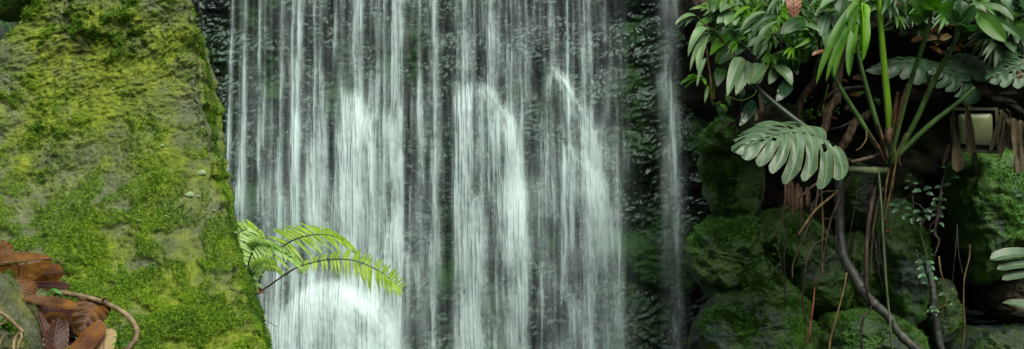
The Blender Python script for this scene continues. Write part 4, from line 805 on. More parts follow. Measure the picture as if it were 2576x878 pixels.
# ---------------------------------------------------------------- the big monstera with the fan of stalks
A = Plant('monstera', 2236, 440, 6.75, 'large monstera with a fan of thick green stalks rising from one stem', 'monstera')
A.P([(2236, 335, 6.6), (2237, 380, 6.62), (2234, 430, 6.7), (2228, 470, 6.8)], [11, 13, 13, 12], 'petiole_dark', 'stem', seg=10)
A.P([(2208, -40, 6.45), (2212, 20, 6.48), (2221, 130, 6.52), (2230, 230, 6.55), (2239, 325, 6.58), (2238, 336, 6.58)], [5.5, 6.5, 8, 9, 10, 9.5], 'petiole_bright', seg=10)
A.P([(2342, 26, 6.3), (2338, 60, 6.33), (2320, 120, 6.4), (2289, 212, 6.5), (2262, 310, 6.56), (2240, 400, 6.62)], [5, 5, 6, 6.5, 7, 6], 'petiole', seg=9)
A.P([(2413, 58, 6.3), (2408, 88, 6.33), (2385, 140, 6.4), (2345, 212, 6.5), (2305, 300, 6.56), (2256, 390, 6.6), (2244, 410, 6.62)], [5, 5.5, 6.5, 7, 7, 7, 6], 'petiole', seg=9)
A.P([(2452, 219, 6.5), (2410, 258, 6.52), (2350, 305, 6.55), (2300, 350, 6.58), (2262, 388, 6.6), (2246, 405, 6.62)], [4, 5.5, 6.5, 6.8, 6.8, 5], 'petiole', seg=9)
A.P([(2152, 90, 6.5), (2162, 150, 6.52), (2180, 220, 6.54), (2203, 300, 6.56), (2222, 360, 6.58), (2232, 400, 6.6)], [4, 5, 6, 6.8, 6.8, 5], 'petiole', seg=9)
A.P([(2080, 145, 6.45), (2092, 180, 6.47), (2120, 232, 6.5), (2160, 296, 6.54), (2200, 360, 6.58), (2230, 412, 6.62)], [4, 5, 6, 6.3, 6.3, 5], 'petiole', seg=9)
A.P([(1890, 206, 6.55), (1930, 244, 6.5), (1985, 290, 6.46), (2045, 335, 6.44), (2090, 380, 6.48), (2150, 412, 6.6), (2228, 432, 6.7)], [6, 7.5, 8.5, 8.5, 8, 8, 8], 'petiole_dark', seg=9)
A.P([(2110, 420, 6.6), (2150, 426, 6.58), (2190, 430, 6.6), (2228, 428, 6.65)], [10, 10, 10.5, 10], 'stem_pale', 'stem', seg=10, rings=4)
A.P([(2140, 408, 6.55), (2175, 400, 6.56), (2215, 388, 6.6), (2236, 380, 6.62)], [5, 5, 5, 4], 'root_brown', 'stem', seg=8)
for pts, r in [([(2238, 325, 6.55), (2234, 345, 6.54), (2238, 360, 6.54)], [12, 11, 7]), ([(2258, 232, 6.5), (2252, 280, 6.53), (2246, 330, 6.55)], [2.5, 7, 4]), ([(2282, 212, 6.47), (2268, 260, 6.5), (2256, 320, 6.53)], [2, 6, 3]), ([(2208, 310, 6.54), (2220, 350, 6.55), (2230, 395, 6.58)], [2, 4, 4]), ([(2185, 330, 6.53), (2210, 372, 6.55), (2226, 408, 6.6)], [2, 4.5, 4])]:
    A.P(pts, r, 'sheath', 'sheath', rough=.3)
# leaf held low to the left: the pale fan over the rocks
A.M(2078, 352, 6.36, 1838, 390, 6.22, 258, 'lf_fan', nrm=(.02, -.62, .78), lobes=8, slit=.50, gap=.12, droop=.16, side=(.34, .38), fold=.10, basal=.7, seed=4, holes=.35, wl=1.05, wr=1.0, ribr=2)
# the bright drooping leaf, folded, lobes hanging
A.strips([(2152, 5, 6.4, 2053, 214, 6.32, 22), (2150, 40, 6.4, 2078, 206, 6.33, 18), (2140, 62, 6.4, 2098, 194, 6.33, 22), (2156, 60, 6.38, 2136, 192, 6.3, 24), (2146, 30, 6.42, 2110, 150, 6.4, 26), (2160, 0, 6.4, 2128, 56, 6.34, 18), (2158, -10, 6.4, 2142, 110, 6.36, 24)], 'lf_mid', nrm=(-.5, -.8, .25))
A.strips([(2168, 5, 6.42, 2168, 156, 6.36, 24), (2176, 8, 6.42, 2176, 60, 6.38, 20), (2164, 20, 6.43, 2160, 130, 6.4, 18)], 'lf_bright', nrm=(.4, -.9, .1))
# dull leaves lying behind the stalks
A.M(2395, 178, 6.75, 2172, 178, 6.6, 150, 'lf_grey', nrm=(0, -.6, .8), lobes=6, slit=.42, gap=.16, droop=.1, side=(.35, .2), basal=.6, seed=8, wl=1., wr=.7, ribmat='petiole')
A.M(2450, 215, 6.62, 2330, 176, 6.6, 120, 'lf_grey', nrm=(.1, -.65, .75), lobes=6, slit=.42, gap=.18, droop=.08, side=(.4, .25), basal=.8, seed=9, ribmat='petiole')
A.M(2445, 195, 6.6, 2420, 130, 6.75, 150, 'lf_grey', nrm=(0, -.5, .85), lobes=5, slit=.42, gap=.18, droop=.06, side=(.2, .2), basal=.85, seed=10, ribmat='petiole')
# heads on top of the stalks, seen from below
for (u, v, rows, mt) in [(2342, 28, [(2342, 28, 6.3, 2283, 36, 6.2, 42), (2340, 24, 6.3, 2292, -20, 6.3, 44), (2344, 22, 6.3, 2350, -30, 6.2, 40), (2346, 24, 6.3, 2400, 2, 6.2, 40), (2342, 26, 6.3, 2312, 6, 6.15, 30)], 'lf_mid'),
                         (2413, 60, [(2413, 60, 6.3, 2380, 20, 6.3, 34), (2412, 58, 6.3, 2420, 0, 6.3, 40), (2415, 60, 6.3, 2462, 64, 6.2, 30), (2414, 58, 6.3, 2452, 12, 6.3, 36), (2412, 62, 6.3, 2440, 84, 6.25, 26)], 'lf_dark')]:
    A.strips(rows, mt, nrm=(0, -.75, -.6), a=.6, b=.6)
A.strips([(2462, 40, 6.35, 2530, 106, 6.25, 46), (2450, 30, 6.4, 2500, 70, 6.35, 30)], 'lf_mid', nrm=(-.4, -.8, .4), a=.5, b=.6)
A.strips([(2462, 12, 6.4, 2550, 52, 6.3, 34), (2440, 10, 6.45, 2480, 40, 6.4, 30)], 'lf_pale', nrm=(.1, -.6, .8), a=.5, b=.6)
A.strips([(2474, 36, 6.35, 2574, 100, 6.28, 22)], 'lf_dark', nrm=(-.3, -.8, .4), a=.5, b=.6)

# ---------------------------------------------------------------- monstera at the right edge
B = Plant('monstera', 2640, 210, 6.7, 'monstera at the right edge with a big perforated dull green leaf', 'monstera')
B.M(2655, 128, 6.55, 2480, 205, 6.45, 185, 'lf_grey', nrm=(-.1, -.8, .6), lobes=7, slit=.32, gap=.3, droop=.04, side=(.15, .2), fold=.06, basal=.75, seed=14, holes=1., ribr=3)
B.strips([(2520, 95, 6.5, 2552, 132, 6.4, 34), (2500, 70, 6.5, 2545, 100, 6.45, 32), (2540, 60, 6.5, 2560, 110, 6.4, 24)], 'lf_grey', nrm=(0, -.7, .7))
B.P([(2655, 128, 6.56), (2660, 200, 6.7), (2640, 260, 6.9)], [5, 6, 6])
B.strips([(2600, 640, 6.35, 2490, 652, 6.3, 34), (2610, 668, 6.35, 2508, 678, 6.3, 30), (2615, 690, 6.35, 2520, 704, 6.3, 28)], 'lf_fan', nrm=(0, -.7, .7), a=.5, b=.35)
B.strips([(2640, 800, 6.4, 2520, 762, 6.35, 34), (2650, 820, 6.4, 2540, 790, 6.4, 28)], 'lf_fan', nrm=(-.1, -.6, .8), a=.5, b=.6)
B.P([(2610, 665, 6.36), (2660, 560, 6.5), (2670, 400, 6.7)], [3, 4, 5]); B.P([(2640, 800, 6.4), (2680, 700, 6.5), (2680, 500, 6.7)], [3, 4, 5])
for r in [(2560, -20, 6.4, 2600, 60, 6.35, 40), (2500, -30, 6.45, 2542, 28, 6.4, 34), (2576, 30, 6.5, 2520, 60, 6.45, 36), (2600, 60, 6.5, 2540, 80, 6.45, 40), (2540, -10, 6.6, 2470, 20, 6.5, 34), (2590, 0, 6.5, 2530, -6, 6.45, 30), (2560, 70, 6.6, 2586, 130, 6.5, 30), (2480, -20, 6.6, 2450, 20, 6.5, 30)]:
    B.L(*r, mat=random.choice(['lf_mid', 'lf_grey', 'lf_dark', 'lf_mid']), a=.6, b=.7, sag=.12)

# ---------------------------------------------------------------- the thicket on the left of the bank
Cc = Plant('philodendron', 1850, 190, 6.9, 'drooping pale leaved philodendron hanging out towards the narrow side fall', 'philodendron')
Cc.strips([(1758, 46, 6.5, 1698, 62, 6.4, 17), (1757, 47, 6.5, 1704, 72, 6.42, 9), (1756, 47, 6.5, 1722, 68, 6.43, 8)], 'lf_pale', nrm=(0, -.6, .8), sag=.18)
Cc.strips([(1796, 78, 6.5, 1731, 143, 6.38, 26, dict(sag=.3)), (1786, 90, 6.5, 1736, 180, 6.4, 13, dict(sag=.2)), (1782, 80, 6.5, 1757, 184, 6.4, 24, dict(sag=.16)), (1776, 146, 6.5, 1754, 218, 6.44, 11)], 'lf_pale', nrm=(-.3, -.7, .65))
Cc.P([(1756, 45, 6.5), (1775, 62, 6.5), (1800, 84, 6.52), (1828, 115, 6.55), (1853, 142, 6.58)], [1.8, 2, 2.4, 2.6, 2.6], 'root_brown')
Cc.P([(1853, 142, 6.6), (1800, 180, 6.65), (1790, 240, 6.66), (1795, 262, 6.66), (1812, 258, 6.68)], [2.2, 3, 3.6, 4, 4], 'petiole')
Cc.P([(1776, 114, 6.6), (1782, 160, 6.6), (1788, 205, 6.6), (1791, 250, 6.62)], [2.6, 3, 3.4, 4.2], 'root_yellow')
Cc.P([(1806, 170, 6.62), (1800, 205, 6.62), (1794, 250, 6.62)], [1.8, 2.2, 3], 'petiole_bright')
Cc.strips([(1864, 143, 6.5, 1829, 243, 6.4, 34)], 'lf_pale', nrm=(-.2, -.9, .35), a=.35, b=.8, sag=.08)
Cc.strips([(1884, 155, 6.5, 1851, 240, 6.4, 38), (1884, 160, 6.48, 1884, 213, 6.42, 22)], 'lf_pale', nrm=(.0, -.9, .4), a=.3, b=.7, sag=.08)
Cc.strips([(1922, 162, 6.52, 1884, 212, 6.44, 44), (1918, 170, 6.5, 1902, 212, 6.45, 26)], 'lf_pale', nrm=(-.1, -.75, .65), a=.5, b=.4)
Cc.strips([(1958, 168, 6.55, 1934, 212, 6.46, 30), (1944, 166, 6.5, 1992, 216, 6.42, 34)], 'lf_pale', nrm=(.2, -.75, .6), a=.5, b=.6, sag=.16)
Cc.L(1872, 118, 6.7, 1806, 162, 6.6, 40, 'lf_grey', nrm=(0, -.7, .7)); Cc.L(1815, 168, 6.65, 1804, 218, 6.55, 30, 'lf_dark', nrm=FR)
Cc.L(1848, 85, 6.62, 1786, 140, 6.52, 32, 'lf_bright', nrm=(-.3, -.75, .6)); Cc.L(1880, 92, 6.7, 1840, 112, 6.6, 30, 'lf_mid')
Cc.strips([(1772, 195, 6.6, 1711, 212, 6.5, 14), (1760, 200, 6.6, 1722, 222, 6.52, 8), (1764, 198, 6.6, 1776, 214, 6.52, 10), (1755, 192, 6.58, 1728, 196, 6.5, 9)], 'lf_bright', nrm=UP)
Cc.strips([(1803, 49, 6.6, 1749, 77, 6.5, 28)], 'lf_mid', nrm=(-.1, -.6, .8)); Cc.strips([(1852, 38, 6.55, 1804, 60, 6.45, 34), (1840, 36, 6.52, 1826, 64, 6.44, 26), (1852, 40, 6.5, 1848, 64, 6.44, 20)], 'lf_pale', nrm=(0, -.7, .7))
Cc.L(1845, 10, 6.55, 1812, 32, 6.45, 30, 'lf_pale'); Cc.L(1804, -6, 6.6, 1793, 32, 6.5, 26, 'lf_mid', nrm=FR)
Cc.strips([(1940, 36, 6.4, 1860, 82, 6.3, 17, dict(sag=.2)), (1930, 40, 6.4, 1874, 74, 6.34, 9)], 'lf_pale', nrm=(-.2, -.6, .75))
Cc.strips([(1976, 46, 6.4, 1880, 114, 6.3, 17, dict(sag=.24))], 'lf_grey', nrm=(-.3, -.6, .7)); Cc.strips([(1980, 56, 6.4, 1894, 140, 6.3, 18, dict(sag=.26)), (1910, 106, 6.36, 1900, 140, 6.32, 16)], 'lf_pale', nrm=(-.3, -.6, .7))
Cc.strips([(1990, -2, 6.4, 1930, 32, 6.32, 18, dict(sag=.2))], 'lf_pale', nrm=(-.3, -.6, .7)); Cc.strips([(1960, -20, 6.4, 1900, 24, 6.34, 15, dict(sag=.2))], 'lf_mid', nrm=(-.3, -.6, .7))
Cc.L(2024, 52, 6.45, 1962, 86, 6.35, 40, 'lf_dark', nrm=FR); Cc.strips([(2002, 62, 6.5, 2064, 82, 6.4, 22), (2020, 64, 6.5, 2046, 92, 6.42, 16)], 'lf_pale', nrm=(.1, -.6, .8))
Cc.strips([(2078, 32, 6.5, 2064, 92, 6.42, 28)], 'lf_grey', nrm=FR, a=.4, b=.3); Cc.strips([(2098, 36, 6.5, 2110, 80, 6.44, 32)], 'lf_grey', nrm=FR, a=.3, b=.3); Cc.L(2098, 70, 6.48, 2074, 118, 6.4, 44, 'lf_dark', nrm=FR)
Cc.L(2106, -4, 6.45, 2064, 20, 6.35, 26, 'lf_pale'); Cc.L(2080, 20, 6.5, 2050, 40, 6.45, 18, 'lf_pale'); Cc.L(2120, -10, 6.45, 2110, 40, 6.4, 34, 'lf_dark')
Cc.L(1974, 146, 6.7, 2006, 190, 6.6, 34, 'lf_shiny', nrm=FR, corr=.05, ncorr=6, n=30)
Cc.L(1987, 205, 6.7, 1952, 256, 6.6, 34, 'lf_shiny', nrm=(.2, -.85, .4), corr=.06, ncorr=6, n=30); Cc.L(1898, 252, 6.7, 1860, 318, 6.6, 30, 'lf_shiny', nrm=(.2, -.85, .4), corr=.06, ncorr=6, n=30)
Cc.L(1905, 250, 6.68, 1930, 262, 6.62, 14, 'lf_shiny'); Cc.L(1808, 262, 6.66, 1822, 306, 6.6, 22, 'lf_dark', nrm=FR); Cc.L(1782, 215, 6.6, 1772, 260, 6.55, 10, 'lf_mid', nrm=FR); Cc.L(1812, 262, 6.6, 1830, 280, 6.58, 14, 'lf_bright'); Cc.L(1826, 240, 6.6, 1838, 268, 6.56, 12, 'lf_mid', nrm=FR); Cc.L(1868, 222, 6.58, 1864, 252, 6.54, 16, 'lf_grey', nrm=FR)
Cc.P([(1824, 238, 6.6), (1850, 250, 6.6), (1870, 252, 6.6), (1898, 238, 6.62), (1902, 222, 6.64)], 1.7, 'petiole_bright'); Cc.P([(1866, 252, 6.62), (1864, 280, 6.64), (1852, 304, 6.66), (1836, 314, 6.68), (1826, 300, 6.7), (1820, 280, 6.7)], [2.4, 2.8, 3, 3.2, 2.6, 2.2], 'root_brown'); Cc.P([(1850, 318, 6.7), (1852, 360, 6.72)], 2, 'root_brown')
Cc.P([(1918, 148, 6.62), (1930, 142, 6.6), (1960, 138, 6.62), (1975, 150, 6.64)], 2.2, 'petiole'); Cc.P([(2004, 108, 6.6), (2030, 125, 6.6), (2046, 134, 6.6)], 2, 'petiole'); Cc.P([(1910, 130, 6.6), (1896, 158, 6.62)], 1.8, 'petiole'); Cc.P([(2060, 90, 6.58), (2064, 130, 6.6), (2076, 160, 6.6)], [3, 4.5, 5], 'petiole_dark')

def fill(p, boxes, n, mats, seed, size=(30, 66), Y=(6.5, 6.95), asp=(.26, .42), cut=.75):
    """leaves of the mass, some entire and some cut into narrow drooping lobes"""
    rs = np.random.default_rng(seed)
    for k in range(n):
        b = boxes[k % len(boxes)]; u = rs.uniform(b[0], b[2]); v = rs.uniform(b[1], b[3]); L = rs.uniform(*size); a = rs.uniform(.1, 3.0); Yk = rs.uniform(*Y); mt = mats[rs.integers(len(mats))]
        dx, dy = L * math.cos(a), L * .8 * math.sin(a) - 4; nrm = (rs.normal() * .35, -.7, .6 + rs.normal() * .2)
        if rs.random() < cut:
            m = rs.integers(3, 6); rows = []; sp = rs.uniform(.5, 1.0)
            for i in range(m):
                q = (i + .5) / m; th = a + (q - .5) * sp * 2; l2 = L * (.6 + .5 * math.sin(q * 3.14)) * rs.uniform(.85, 1.15)
                o = 6 * (q - .5); rows.append((u + o, v + abs(o) * .4, Yk, u + o + l2 * math.cos(th), v + l2 * .85 * math.sin(th), Yk - rs.uniform(.03, .12), L * rs.uniform(.13, .24)))
            p.strips(rows, mt, nrm=nrm, n=10, m=4, sag=rs.uniform(.1, .22))
        else: p.L(u, v, Yk, u + dx, v + dy, Yk - rs.uniform(.02, .12), L * rs.uniform(*asp), mt, nrm=nrm, sag=rs.uniform(.05, .2), n=10, m=4, seed=k)
fill(Cc, [(1800, -40, 2000, 60), (1830, 20, 1990, 120), (1900, 60, 2000, 150)], 56, ['lf_mid', 'lf_bright', 'lf_mid', 'lf_bright', 'lf_mid', 'lf_pale'], 5)
D = Plant('ground_creeper', 1990, 40, 6.9, 'dense green climber at the top of the bank between pale philodendron and tall stalks', 'climber')
fill(D, [(1960, -50, 2160, 40), (1980, 20, 2140, 100), (2040, -50, 2200, 30), (1960, 40, 2080, 130)], 90, ['lf_mid', 'lf_bright', 'lf_mid', 'lf_pale', 'lf_mid'], 6)
D.P([(2000, 130, 7.0), (1990, 60, 6.95), (2010, -20, 6.9)], 3, 'petiole_dark', 'stem'); D.P([(2080, 130, 7.0), (2090, 60, 6.95), (2080, -20, 6.9)], 3, 'petiole_dark', 'stem')
E = Plant('shrub', 2450, -30, 6.95, 'dark leafy shrub along the top edge behind the tall stalks', 'shrub')
fill(E, [(2190, -60, 2420, 10), (2400, -60, 2600, 40), (2240, -30, 2330, 60), (2400, -40, 2620, 90)], 84, ['lf_mid', 'lf_dark', 'lf_grey', 'lf_dark'], 7)
E.strips([(2290, 20, 6.8, 2288, 54, 6.7, 30), (2325, 20, 6.8, 2328, 48, 6.75, 28), (2355, 20, 6.8, 2356, 60, 6.72, 32)], 'lf_grey', nrm=FR, a=.4, b=.4)
E.P([(2318, 100, 6.95), (2316, 60, 6.95), (2310, 20, 6.9), (2320, -40, 6.9)], 4, 'petiole_dark', 'stem'); E.P([(2272, 93, 6.8), (2310, 62, 6.8)], 2, 'petiole')
E.L(2280, 80, 6.9, 2262, 92, 6.85, 20, 'lf_dark'); E.L(2250, 82, 6.9, 2225, 78, 6.8, 22, 'lf_dark'); E.L(2146, 240, 6.9, 2176, 236, 6.85, 18, 'lf_mid'); E.L(2200, 245, 6.9, 2212, 268, 6.88, 16, 'lf_dark')
G = Plant('undergrowth_plant', 1960, 90, 7.05, 'deep green broad leaved undergrowth on the soil behind the philodendron', 'plant')
fill(G, [(1800, -40, 2000, 120), (1820, 0, 2140, 150), (1980, -40, 2180, 90)], 92, ['lf_mid', 'lf_dark', 'lf_mid', 'lf_bright'], 16, (34, 70), (6.8, 7.05), (.3, .5), .6)
H = Plant('climber', 1900, 40, 6.75, 'tangle of narrow cut leaves hanging over the left end of the bank top', 'climber')
fill(H, [(1770, -40, 1960, 90), (1820, 20, 2020, 150), (1960, -40, 2150, 80)], 94, ['lf_mid', 'lf_bright', 'lf_mid', 'lf_dark', 'lf_pale'], 26, (28, 60), (6.6, 6.9), (.2, .4), .75)
I_ = Plant('climber', 2400, 0, 6.7, 'tangle of broad cut leaves hanging over the right end of the bank top', 'climber')
fill(I_, [(2190, -60, 2400, 20), (2380, -60, 2600, 50), (2460, 0, 2600, 110)], 90, ['lf_mid', 'lf_dark', 'lf_mid', 'lf_grey', 'lf_pale'], 27, (34, 76), (6.5, 6.85), (.28, .45), .6)
F_ = Plant('seedling_patch', 2040, 300, 7.0, 'patch of tiny bright green seedlings on the soil between the two woody stems', 'plant')
fill(F_, [(1990, 260, 2060, 310), (2010, 240, 2070, 300), (2095, 255, 2110, 285), (2000, 330, 2040, 350)], 40, ['lf_bright', 'lf_mid', 'lf_mid'], 8, (6, 14), (6.75, 7.0), (.4, .6), 0)
F_.P([(2084, 212, 6.9), (2076, 245, 6.9), (2068, 284, 6.9)], 2, 'petiole_bright', 'stem')

# ================================================================ woody stems and roots
def woody(name, path, r, mat, label, cat, group=None, **kw):
    mb = MB(); kw.setdefault('n', 60); kw.setdefault('seg', 10); kw.setdefault('rough', .18); stube(mb, path, r, **kw)
    return tag(build(mb, name, M[mat]), label, cat, group)
GW = 'woody climber stems on the bank'
woody('liana', [(2070, 140, 7.1), (2056, 175, 7.0), (2049, 205, 6.95), (2020, 245, 6.9), (2004, 290, 6.9), (1995, 330, 6.95)], [9, 9, 9, 9, 8, 8], 'bark', 'crooked brown woody stem left of the ringed one, above the pale fan leaf', 'stem', GW)
woody('liana', [(2128, 60, 7.1), (2118, 130, 6.95), (2106, 210, 6.85), (2105, 250, 6.8), (2083, 276, 6.78), (2076, 318, 6.76), (2058, 348, 6.8)], [9, 10, 11, 11, 11, 11, 10], 'bark', 'pale ringed woody stem running down to the back of the fan leaf', 'stem', GW, rings=7)
woody('liana', [(2186, 285, 6.95), (2171, 297, 6.85), (2149, 312, 6.8), (2137, 338, 6.78), (2118, 372, 6.8), (2106, 392, 6.85)], [8, 11, 11, 11, 11, 10], 'bark', 'short thick stub of pale bark between the stalks and the fan leaf', 'stem', GW, rings=3)
woody('branch', [(2172, 218, 6.8), (2150, 220, 6.76), (2117, 225, 6.74), (2092, 234, 6.74), (2072, 256, 6.76), (2054, 280, 6.8)], [3, 4, 4, 4, 3.5, 3], 'root_brown', 'thin pale branch crossing in front of the ringed woody stem', 'branch', GW)
woody('liana', [(1960, 70, 6.95), (1964, 110, 6.9), (1972, 140, 6.9), (1980, 170, 6.95)], [4, 4, 4, 4], 'bark', 'slim woody stem behind the arching leaves of the philodendron', 'stem', GW)
woody('branch', [(2012, 118, 6.75), (2030, 110, 6.72), (2050, 100, 6.75)], [5, 5, 4.5], 'bark', 'pale broken branch stub above the orange leaf', 'branch', GW)
woody('branch', [(2090, 325, 6.9), (2120, 318, 6.88), (2150, 300, 6.9)], [3, 3.5, 3], 'bark_moss', 'grey twig lying between the ringed stem and the pale stub', 'branch', GW)
woody('climbing_stem', [(2108, 400, 7.0), (2110, 433, 6.98), (2111, 520, 6.98), (2114, 596, 6.95), (2124, 650, 6.9), (2153, 701, 6.85), (2185, 751, 6.82), (2235, 797, 6.8), (2267, 843, 6.78), (2330, 900, 6.75)], [11, 12, 12, 13, 13, 13, 12, 11.5, 11, 11], 'bark_moss', 'thick dark ringed stem bending down the bank to the bottom edge', 'stem', n=120, rings=10)
woody('climbing_stem', [(2330, 660, 7.0), (2345, 720, 6.95), (2352, 790, 6.92), (2372, 900, 6.9)], [8, 9, 9, 9], 'bark_moss', 'knobbly dark stem against the right side of the upright boulder', 'stem', rings=6, rough=.4)
GH = 'hanging roots on the bank'
for lab, path, r, mt in [
    ('yellow hanging root with a blunt tip, the thicker of the two by the fan leaf', [(2108, 480, 6.75), (2085, 500, 6.7), (2050, 530, 6.66), (2024, 566, 6.62), (2008, 590, 6.6)], [3, 3.4, 3.4, 3.2, 2.6], 'root_yellow'),
    ('brown root arching left under the lobes of the fan leaf', [(2100, 449, 6.75), (2080, 446, 6.7), (2040, 472, 6.65), (2000, 508, 6.6), (1974, 530, 6.58)], [3, 3, 3, 2.6, 2], 'root_brown'),
    ('brown root forking off beside the yellow root', [(2106, 480, 6.8), (2070, 484, 6.75), (2050, 505, 6.72), (2040, 530, 6.7)], [2.4, 2.6, 2.4, 2], 'root_brown'),
    ('long pale brown root swinging down left across the large mossy boulder', [(2060, 440, 6.7), (2056, 490, 6.7), (2048, 530, 6.68), (2020, 600, 6.66), (1996, 660, 6.65), (1993, 700, 6.64)], [3, 3, 2.8, 2.6, 2.2, 1.6], 'root_brown'),
    ('thin straight yellow tipped root hanging right of the pale brown one', [(2066, 450, 6.72), (2067, 500, 6.72), (2070, 560, 6.7), (2068, 620, 6.7), (2069, 692, 6.7)], [1.6, 2, 2.2, 2, 1.8], 'root_yellow'),
    ('dark brown root running down from the horizontal stem', [(2150, 430, 6.7), (2130, 470, 6.7), (2105, 515, 6.68), (2085, 570, 6.68), (2072, 640, 6.68), (2050, 720, 6.68)], [2.6, 2.8, 2.8, 2.4, 2, 1.6], 'root_brown'),
    ('thin root with a red lower end hanging over the bottom rocks', [(2052, 700, 6.7), (2048, 740, 6.68), (2044, 780, 6.66), (2036, 835, 6.65), (2031, 862, 6.65)], [1.4, 1.8, 2, 2.2, 1.6], 'root_red'),
    ('black root curving like a hook in front of the large mossy boulder', [(2100, 596, 6.8), (2066, 604, 6.76), (2036, 635, 6.72), (2024, 690, 6.7), (2020, 770, 6.7), (2032, 815, 6.7), (2060, 850, 6.72)], [2, 2.6, 3, 2.6, 2.4, 2, 1.8], 'root_dark'),
    ('thin black root hanging over the triangular stone', [(1982, 540, 6.8), (1980, 600, 6.8), (1972, 650, 6.78), (1976, 700, 6.78), (1974, 730, 6.78), (1980, 760, 6.78)], [1.4, 1.6, 1.8, 2, 1.8, 1.4], 'root_dark'),
    ('dark root ending in a yellow twig like tip at the bottom edge', [(2130, 686, 6.68), (2122, 730, 6.66), (2106, 790, 6.64), (2090, 850, 6.63), (2084, 890, 6.62)], [1.8, 2.2, 2.6, 2.8, 2.8], 'root_yellow'),
    ('thick pale brown root hanging straight down beside the stem base', [(2205, 440, 6.72), (2195, 500, 6.68), (2183, 580, 6.66), (2178, 660, 6.66), (2180, 730, 6.68), (2195, 770, 6.7)], [4, 5, 5.5, 5, 4.5, 4], 'root_brown'),
    ('reddish root just right of the thick pale brown root', [(2222, 470, 6.75), (2206, 520, 6.72), (2194, 600, 6.72), (2190, 700, 6.74)], [2.6, 3, 3, 2.6], 'root_brown'),
    ('dark looping root under the thick pale brown root', [(2196, 745, 6.75), (2190, 775, 6.72), (2172, 800, 6.7), (2166, 840, 6.7), (2170, 890, 6.7)], [3, 3.4, 3.2, 3, 3], 'root_dark'),
    ('long thin grey green strand hanging from the stem to the bottom edge', [(2210, 430, 6.6), (2216, 500, 6.58), (2222, 600, 6.57), (2230, 720, 6.56), (2240, 820, 6.55), (2246, 900, 6.55)], [2.4, 2.8, 3, 3, 2.8, 2.8], 'strand_green'),
    ('orange root swinging from the stem base, left one of the pair', [(2242, 395, 6.65), (2238, 420, 6.64), (2230, 460, 6.64), (2226, 500, 6.65), (2218, 530, 6.67)], [2.6, 2.6, 2.4, 2.2, 1.8], 'root_yellow'),
    ('orange root swinging from the stem base, right one of the pair', [(2256, 400, 6.66), (2246, 450, 6.65), (2234, 510, 6.66), (2224, 556, 6.68)], [2.2, 2.4, 2.2, 1.6], 'root_yellow'),
    ('thin bare pale root hanging in the dark hollow near the right edge', [(2440, 616, 6.95), (2438, 650, 6.92), (2426, 700, 6.9), (2424, 760, 6.9), (2427, 820, 6.9), (2420, 880, 6.9)], [1.4, 1.8, 1.8, 1.8, 2, 2], 'root_yellow'),
    ('pale curled tendril at the stem base', [(2262, 372, 6.55), (2278, 350, 6.52), (2284, 336, 6.52), (2272, 346, 6.53), (2262, 400, 6.55), (2268, 418, 6.55)], [1.6, 1.6, 1.4, 1.4, 1.2, .8], 'root_yellow'),
    ('short pale rootlet dangling from the left stalk', [(2180, 330, 6.53), (2178, 352, 6.52), (2164, 372, 6.52), (2152, 378, 6.52)], [2, 2, 1.4, .8], 'root_yellow'),
    ('pale thin root hanging straight from the stem base', [(2250, 370, 6.56), (2254, 400, 6.55), (2248, 440, 6.55), (2246, 480, 6.56)], [1.4, 1.4, 1.2, .8], 'root_yellow'),
    ('thin side root pointing left from the leaning ringed stem', [(2110, 598, 6.9), (2090, 600, 6.85), (2066, 606, 6.84)], [1.6, 1.6, 1], 'root_brown'),
    ('short horizontal rootlet under the yellow roots', [(2110, 546, 6.9), (2085, 550, 6.85), (2062, 552, 6.84)], [1.6, 1.6, 1], 'root_yellow')]:
    woody('hanging_root', path, r, mt, lab, 'root', GH, n=46, seg=7, rough=.16)
rs = np.random.default_rng(301)
for k in range(26):
    u, v, L = rs.uniform(1900, 2420), rs.uniform(440, 640), rs.uniform(60, 230); d_ = rs.normal() * 14
    mb = MB(); stube(mb, [(u, v, 6.85), (u + d_ * .3 + rs.normal() * 4, v + L * .35, 6.8), (u + d_ * .7 + rs.normal() * 6, v + L * .7, 6.8), (u + d_ + rs.normal() * 6, v + L, 6.8)], [.9, 1.2, 1.1, .7], n=30, seg=6, rough=.2)
    tag(build(mb, 'rootlet', M['root_dark' if k % 3 else 'root_brown']), 'hair thin dark rootlet hanging among many before the mossy boulders', 'root', 'thin rootlets hanging before the boulders')
for k, (a_, b_, c_) in enumerate([(1976, 450, 538), (1986, 458, 520), (1992, 455, 545), (2006, 460, 530), (2014, 470, 560), (2030, 470, 520)]):
    mb = MB(); sleaf(mb, a_, b_, 6.9, a_ + 2 * (k % 3) - 2, c_, 6.86, 9 + 3 * (k % 2), nrm=FR, fold=.6, a=.3, b=.3, n=16, m=4, seed=k)
    tag(build(mb, 'dry_sheath', M['sheath']), ['dry red brown strip hanging under the fan leaf, leftmost of the row', 'short dry strip between the two longest strips under the fan leaf', 'long dry red brown strip in the middle of the row under the fan leaf', 'dry brown strip right of the long middle strip', 'longest dry strip of the row under the fan leaf, near the roots', 'short dry strip beside the pale brown root'][k], 'dry strip', 'dry strips hanging under the fan leaf')
